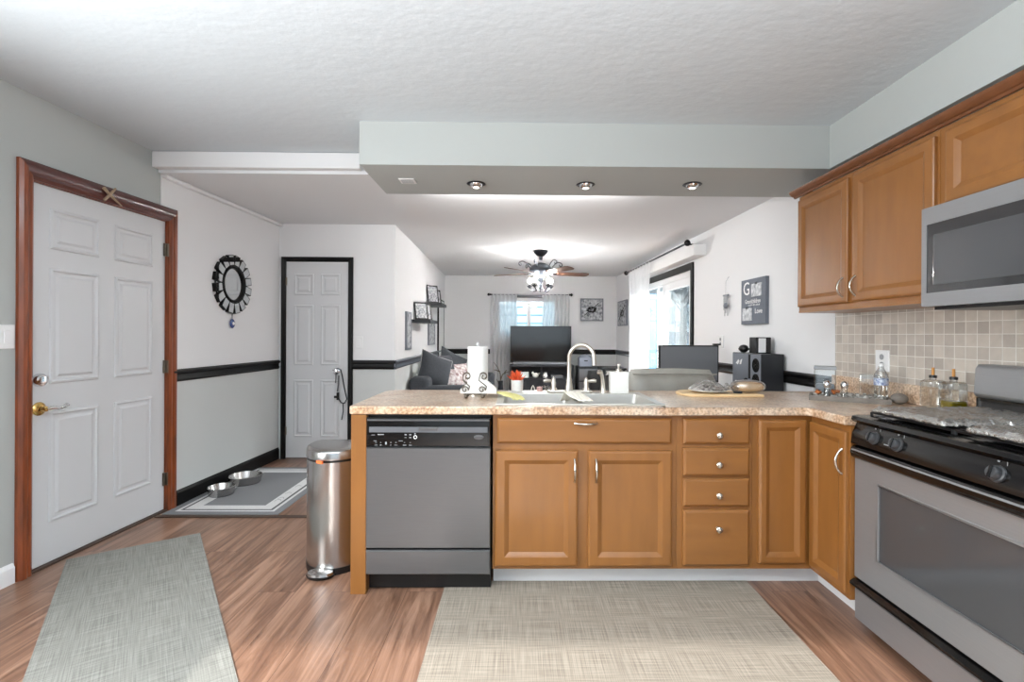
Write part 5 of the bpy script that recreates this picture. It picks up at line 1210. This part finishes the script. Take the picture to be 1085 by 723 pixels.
# recliner seen over the counter
ry = 3.42; ra_, rb2 = XU(668, ry), XU(764, ry); zt3 = ZV(391.5, ry, 700)
rc_ = thing('armchair', 'grey leather armchair whose padded back rises behind the peninsula', 'armchair', ((ra_+rb2)/2, 3.8, 0))
b = B(); n1 = 24
def backfn(sg):
    def fn(a, c):
        x = (a-.5)*2; zz = c; edge = (1-abs(x)**5)
        ztop_ = zt3-.012+.012*math.cos(x*1.4)
        h0_ = .45; z = h0_+(ztop_-h0_)*c; th = .10*(1-c**7*.8)*max(.0, 1-abs(x)**10)
        xw = (rb2-ra_)/2*(1.04-.16*max(0, (c-.80)/.2)**1.6+.02)
        return ((ra_+rb2)/2+x*xw, ry+.12+sg*th+.004*math.sin(x*9+c*5), z)
    return fn
b.surf(backfn(-1), 28, 20); b.surf(backfn(1), 28, 20); b.build('backrest', 'grey_leather', rc_, smooth=70)
pts = [((ra_+rb2)/2+x*(rb2-ra_)/2*1.0, ry+.022, zt3-.035+.004*math.cos(x*2)) for x in [-.93+i*.0775 for i in range(25)]]
B().tube(pts, .006, 6).build('seam_piping', 'grey_leather', rc_, smooth=60)
B().box(ra_+.02, rb2-.02, ry+.2, ry+.85, .12, .46).build('seat', 'grey_leather', rc_, bevel=.06, seg=4)
for (a, c) in ((ra_-.10, ra_+.04), (rb2-.04, rb2+.10)): B().box(a, c, ry+.18, ry+.88, .05, .62).build('arm', 'grey_leather', rc_, bevel=.05, seg=4)
for (a, c) in ((ra_, ry+.1), (rb2-.06, ry+.1), (ra_, ry+.76), (rb2-.06, ry+.76)): B().box(a, a+.05, c, c+.05, 0, .12).build('foot', 'black_plastic', rc_)

# desk, monitor, computer
dz = .70
dd = thing('computer_desk', 'dark desk by the right wall carrying the monitor and computer', 'desk', (1.75, 4.3, 0))
B().prism([(1.60, 3.62), (1.99, 3.62), (1.99, 4.95), (1.22, 4.95), (1.22, 4.36), (1.60, 4.36)], dz-.03, dz).build('desk_top', 'black_wood', dd, bevel=.004)
for (a, c) in ((1.62, 3.64), (1.93, 3.64), (1.24, 4.89), (1.93, 4.89), (1.24, 4.38)): B().box(a, a+.04, c, c+.04, 0, dz-.03).build('leg', 'black_wood', dd)
MY = 4.55; m0, m1 = XU(698, MY), XU(761.5, MY); mz1 = ZV(366, MY, 730)
mo = thing('computer_monitor', 'large grey flat monitor back with black edge beyond the armchair', 'monitor', ((m0+m1)/2, MY, dz))
mz0 = mz1-.34
B().box(m0, m1, MY, MY+.03, mz0, mz1).build('bezel', 'black_plastic', mo, bevel=.005)
B().box(m0+.015, m1-.012, MY-.003, MY+.001, mz0+.015, mz1-.012).build('panel', 'mid_grey_panel', mo)
b = B(); b.box((m0+m1)/2-.03, (m0+m1)/2+.03, MY+.03, MY+.05, dz+.01, mz0+.15); b.box((m0+m1)/2-.12, (m0+m1)/2+.12, MY-.06, MY+.12, dz, dz+.012); b.build('stand', 'black_plastic', mo, bevel=.003)
wcx, wcz = XU(758, MY), mz1
b = B(); b.box(wcx-.02, wcx+.045, MY-.015, MY+.03, wcz+.001, wcz+.016); tag(b.build('webcam', 'black_plastic', bevel=.004), 'small black webcam on the right top edge of the monitor', 'webcam')
# PC
PYN = 3.75; pcx0, pcx1 = XU(806, PYN), 2.025; pz1 = ZV(375.5, PYN, 806)
pc_ = thing('desktop_computer', 'black desktop computer tower with glass side showing fans', 'computer', ((pcx0+pcx1)/2, 4.0, dz))
PYF = PYN+.50
b = B(); b.box(pcx0+.004, pcx1, PYN, PYF, dz+.012, pz1); b.build('case', 'black_wood', pc_, bevel=.004)
b = B(); [b.box(a, a+.03, c, c+.05, dz, dz+.012) for a in (pcx0+.02, pcx1-.05) for c in (PYN+.03, PYF-.08)]; b.build('feet', 'black_plastic', pc_)
MPc = frame((pcx0+.004, 0, 0), (0, -1, 0), (1, 0, 0))
gl_ = B(MPc).box(-PYF+.006, -PYN-.006, -.003, 0, dz+.02, pz1-.006).build('side_window', 'frame_grey', pc_)
for (yy_, zz_, r_) in ((PYN+.08, pz1-.09, .055), (PYN+.08, pz1-.21, .055), (PYN+.08, pz1-.33, .055), (PYN+.24, pz1-.25, .05), (PYN+.38, pz1-.28, .045)):
    f_ = B(MPc).lathe([(r_, 0), (r_, .004), (r_*.86, .005), (r_*.86, 0)], (-yy_, -.003, zz_), (0, -1, 0), 24).build('fan_ring', 'black_trim', pc_, smooth=40)
    b = B(MPc)
    for k in range(7):
        a = k*2*PI/7; b.add([(-yy_+r_*.2*math.cos(a), -.005, zz_+r_*.2*math.sin(a)), (-yy_+r_*.8*math.cos(a-.1), -.005, zz_+r_*.8*math.sin(a-.1)), (-yy_+r_*.8*math.cos(a+.45), -.007, zz_+r_*.8*math.sin(a+.45)), (-yy_+r_*.25*math.cos(a+.5), -.007, zz_+r_*.25*math.sin(a+.5))], [(0, 1, 2, 3)])
    b.build('fan_blades', 'black_trim', f_, solid=.001)
B(MPc).box(-PYN-.20, -PYN-.17, -.006, -.003, pz1-.2, pz1-.01).build('cable_bar', 'black_trim', pc_)
B(MPc).box(-PYN-.44, -PYN-.15, -.006, -.003, pz1-.255, pz1-.235).build('card_bar', 'white_plastic', pc_)
b = B(MPc); b.add([(-PYN-.43, -.005, pz1-.09), (-PYN-.39, -.005, pz1-.10), (-PYN-.36, -.005, pz1-.07), (-PYN-.38, -.005, pz1-.055)], [(0, 1, 2, 3)]); b.add([(-PYN-.36, -.005, pz1-.095), (-PYN-.33, -.005, pz1-.095), (-PYN-.31, -.005, pz1-.05), (-PYN-.34, -.005, pz1-.06)], [(0, 1, 2, 3)]); b.build('emblem', 'white_plastic', pc_, solid=.001)
# things on the PC
r0x, r1x = XU(801, 3.9), XU(817, 3.9); rz0 = pz1; rz1 = ZV(357.5, 3.9, 808)
ro = thing('wifi_router', 'upright black box with a white front panel on top of the computer', 'router', ((r0x+r1x)/2, 3.95, rz0))
B().box(r0x, r1x, 3.90, 4.02, rz0, rz1).build('housing', 'black_plastic', ro, bevel=.006)
B().box(r0x+.018, r0x+.075, 3.893, 3.90, rz0+.008, rz1-.008).build('front_panel', 'white_dark_line' if False else 'white_plastic', ro, bevel=.002)
hx0, hx1 = XU(781, 4.1), XU(796, 4.1)
hp = thing('headphones', 'black over-ear headphones lying on top of the computer', 'headphones', ((hx0+hx1)/2, 4.1, pz1))
hx0 = max(hx0, pcx0+.0); hx1 = hx0+.13
for xx in (hx0+.02, hx1-.01): B().ball((xx, 4.08, pz1+.034), .038, .045, .033, 14, 8).build('ear_cup', 'black_plastic', hp, smooth=60)
B().tube([(hx0+.02, 4.09, pz1+.04), (hx0+.02, 4.16, pz1+.03), ((hx0+hx1)/2, 4.2, pz1+.025), (hx1-.01, 4.16, pz1+.03), (hx1-.01, 4.09, pz1+.04)], .010, 8).build('headband', 'black_plastic', hp, smooth=60)

# ------------------------------------------------------------------ outside
struct(B().box(2.6, 40, -8, 60, -.35, -.3).build('ground_snow', 'snow'), 'snowy ground outside', 'ground')
o = B(); o.box(-4, 1.9, 11.6, 11.8, -.3, 5); hs = thing('neighbour_house', 'pale clapboard neighbour house wall outside the far window', 'house', (0, 11.7, -.3))
o.build('wall', 'siding', hs)
b = B(); [b.box(-4, 1.9, 11.585, 11.6, .2+k*.19, .225+k*.19) for k in range(20)]; b.build('siding_lines', 'siding_line', hs)
# beyond the patio door
def far(u, v, Y): return onY(u, v, Y)
fp = thing('blue_reflection_panel', 'bright blue panel added outside the patio door for the blue reflection in its left pane', 'screen', (far(697, 400, 9.5).x, 9.5, -.3))  # invented panel, stands in for the blue reflected in the left pane
a = far(684, 315, 9.0); c = far(702.5, 315, 9.0)
B().box(a.x, c.x, 9.0, 9.06, -.3, far(690, 312, 9.0).z).build('panel', 'sky_blue_panel', fp)
b = B(); [b.box(q, q+.06, 8.98, 9.08, -.3, far(690, 310, 9.0).z) for q in (a.x, c.x-.06)]; b.build('post', 'white_trim', fp)
def house(u0, u1, v0, v1, Y, m, label):
    a = far(u0, v0, Y); c = far(u1, v1, Y); z0 = -.3; o = thing('distant_house', label, 'house', ((a.x+c.x)/2, Y, z0))
    B().box(a.x, c.x, Y, Y+6, z0, a.z).build('wall', m, o)
    mx = (a.x+c.x)/2; hh = (a.x and abs(c.x-a.x)*.32)
    B().add([(a.x-.3, Y-.3, a.z), (c.x+.3, Y-.3, a.z), (mx, Y-.3, a.z+hh), (a.x-.3, Y+6, a.z), (c.x+.3, Y+6, a.z), (mx, Y+6, a.z+hh)], [(0, 1, 2), (5, 4, 3), (0, 2, 5, 3), (2, 1, 4, 5), (0, 3, 4, 1)]).build('roof', 'snow', o)
    B().box(mx-.5, mx+.4, Y-.05, Y, z0+1.2, z0+2.3).build('window', 'house_dark', o)
house(712, 740, 352, 362, 24, 'house_blue', 'pale blue house with snowy roof beyond the patio door')
house(716, 727, 325, 345, 34, 'snow', 'small white house behind the nearer blue house')
def tree(u, Y, h, label, seed):
    random.seed(seed); p_ = far(u, 355, Y); o = thing('bare_tree', label, 'tree', (p_.x, Y, -.3))
    b = B(); b.tube([(p_.x, Y, -.3), (p_.x+.1, Y, h*.4), (p_.x-.05, Y, h)], [.16, .11, .03], 7); b.build('trunk', 'tree_bark', o, smooth=60)
    b = B()
    for k in range(40):
        z = random.uniform(h*.25, h*.95); a = random.uniform(0, 2*PI); L = random.uniform(.8, 2.2); q = Vector((p_.x, Y, z)); e = q+Vector((math.cos(a)*L, math.sin(a)*L, L*.7)); m_ = q.lerp(e, .5)+Vector((0, 0, .1))
        b.tube([q, m_, e], [.05, .03, .01], 4)
        for j in range(3):
            f_ = m_+Vector((random.uniform(-1, 1), random.uniform(-1, 1), random.uniform(.3, .9)))*.8; b.tube([m_, f_], [.02, .008], 3)
    b.build('branches', 'tree_bark', o)
tree(722, 17, 6.5, 'bare winter tree directly outside the patio door', 3); tree(733, 20, 8, 'taller bare winter tree farther outside the patio door', 5)
hb = B(); a = far(716, 380, 15); 
for k in range(16): hb.ball((a.x-1+k*.3, 15+random.uniform(-.3, .3), .2+random.uniform(0, .25)), .5, .4, .45, 8, 6)
o = tag(hb.build('hedge', 'bush', smooth=60), 'low blue-green hedge outside the patio door', 'hedge')
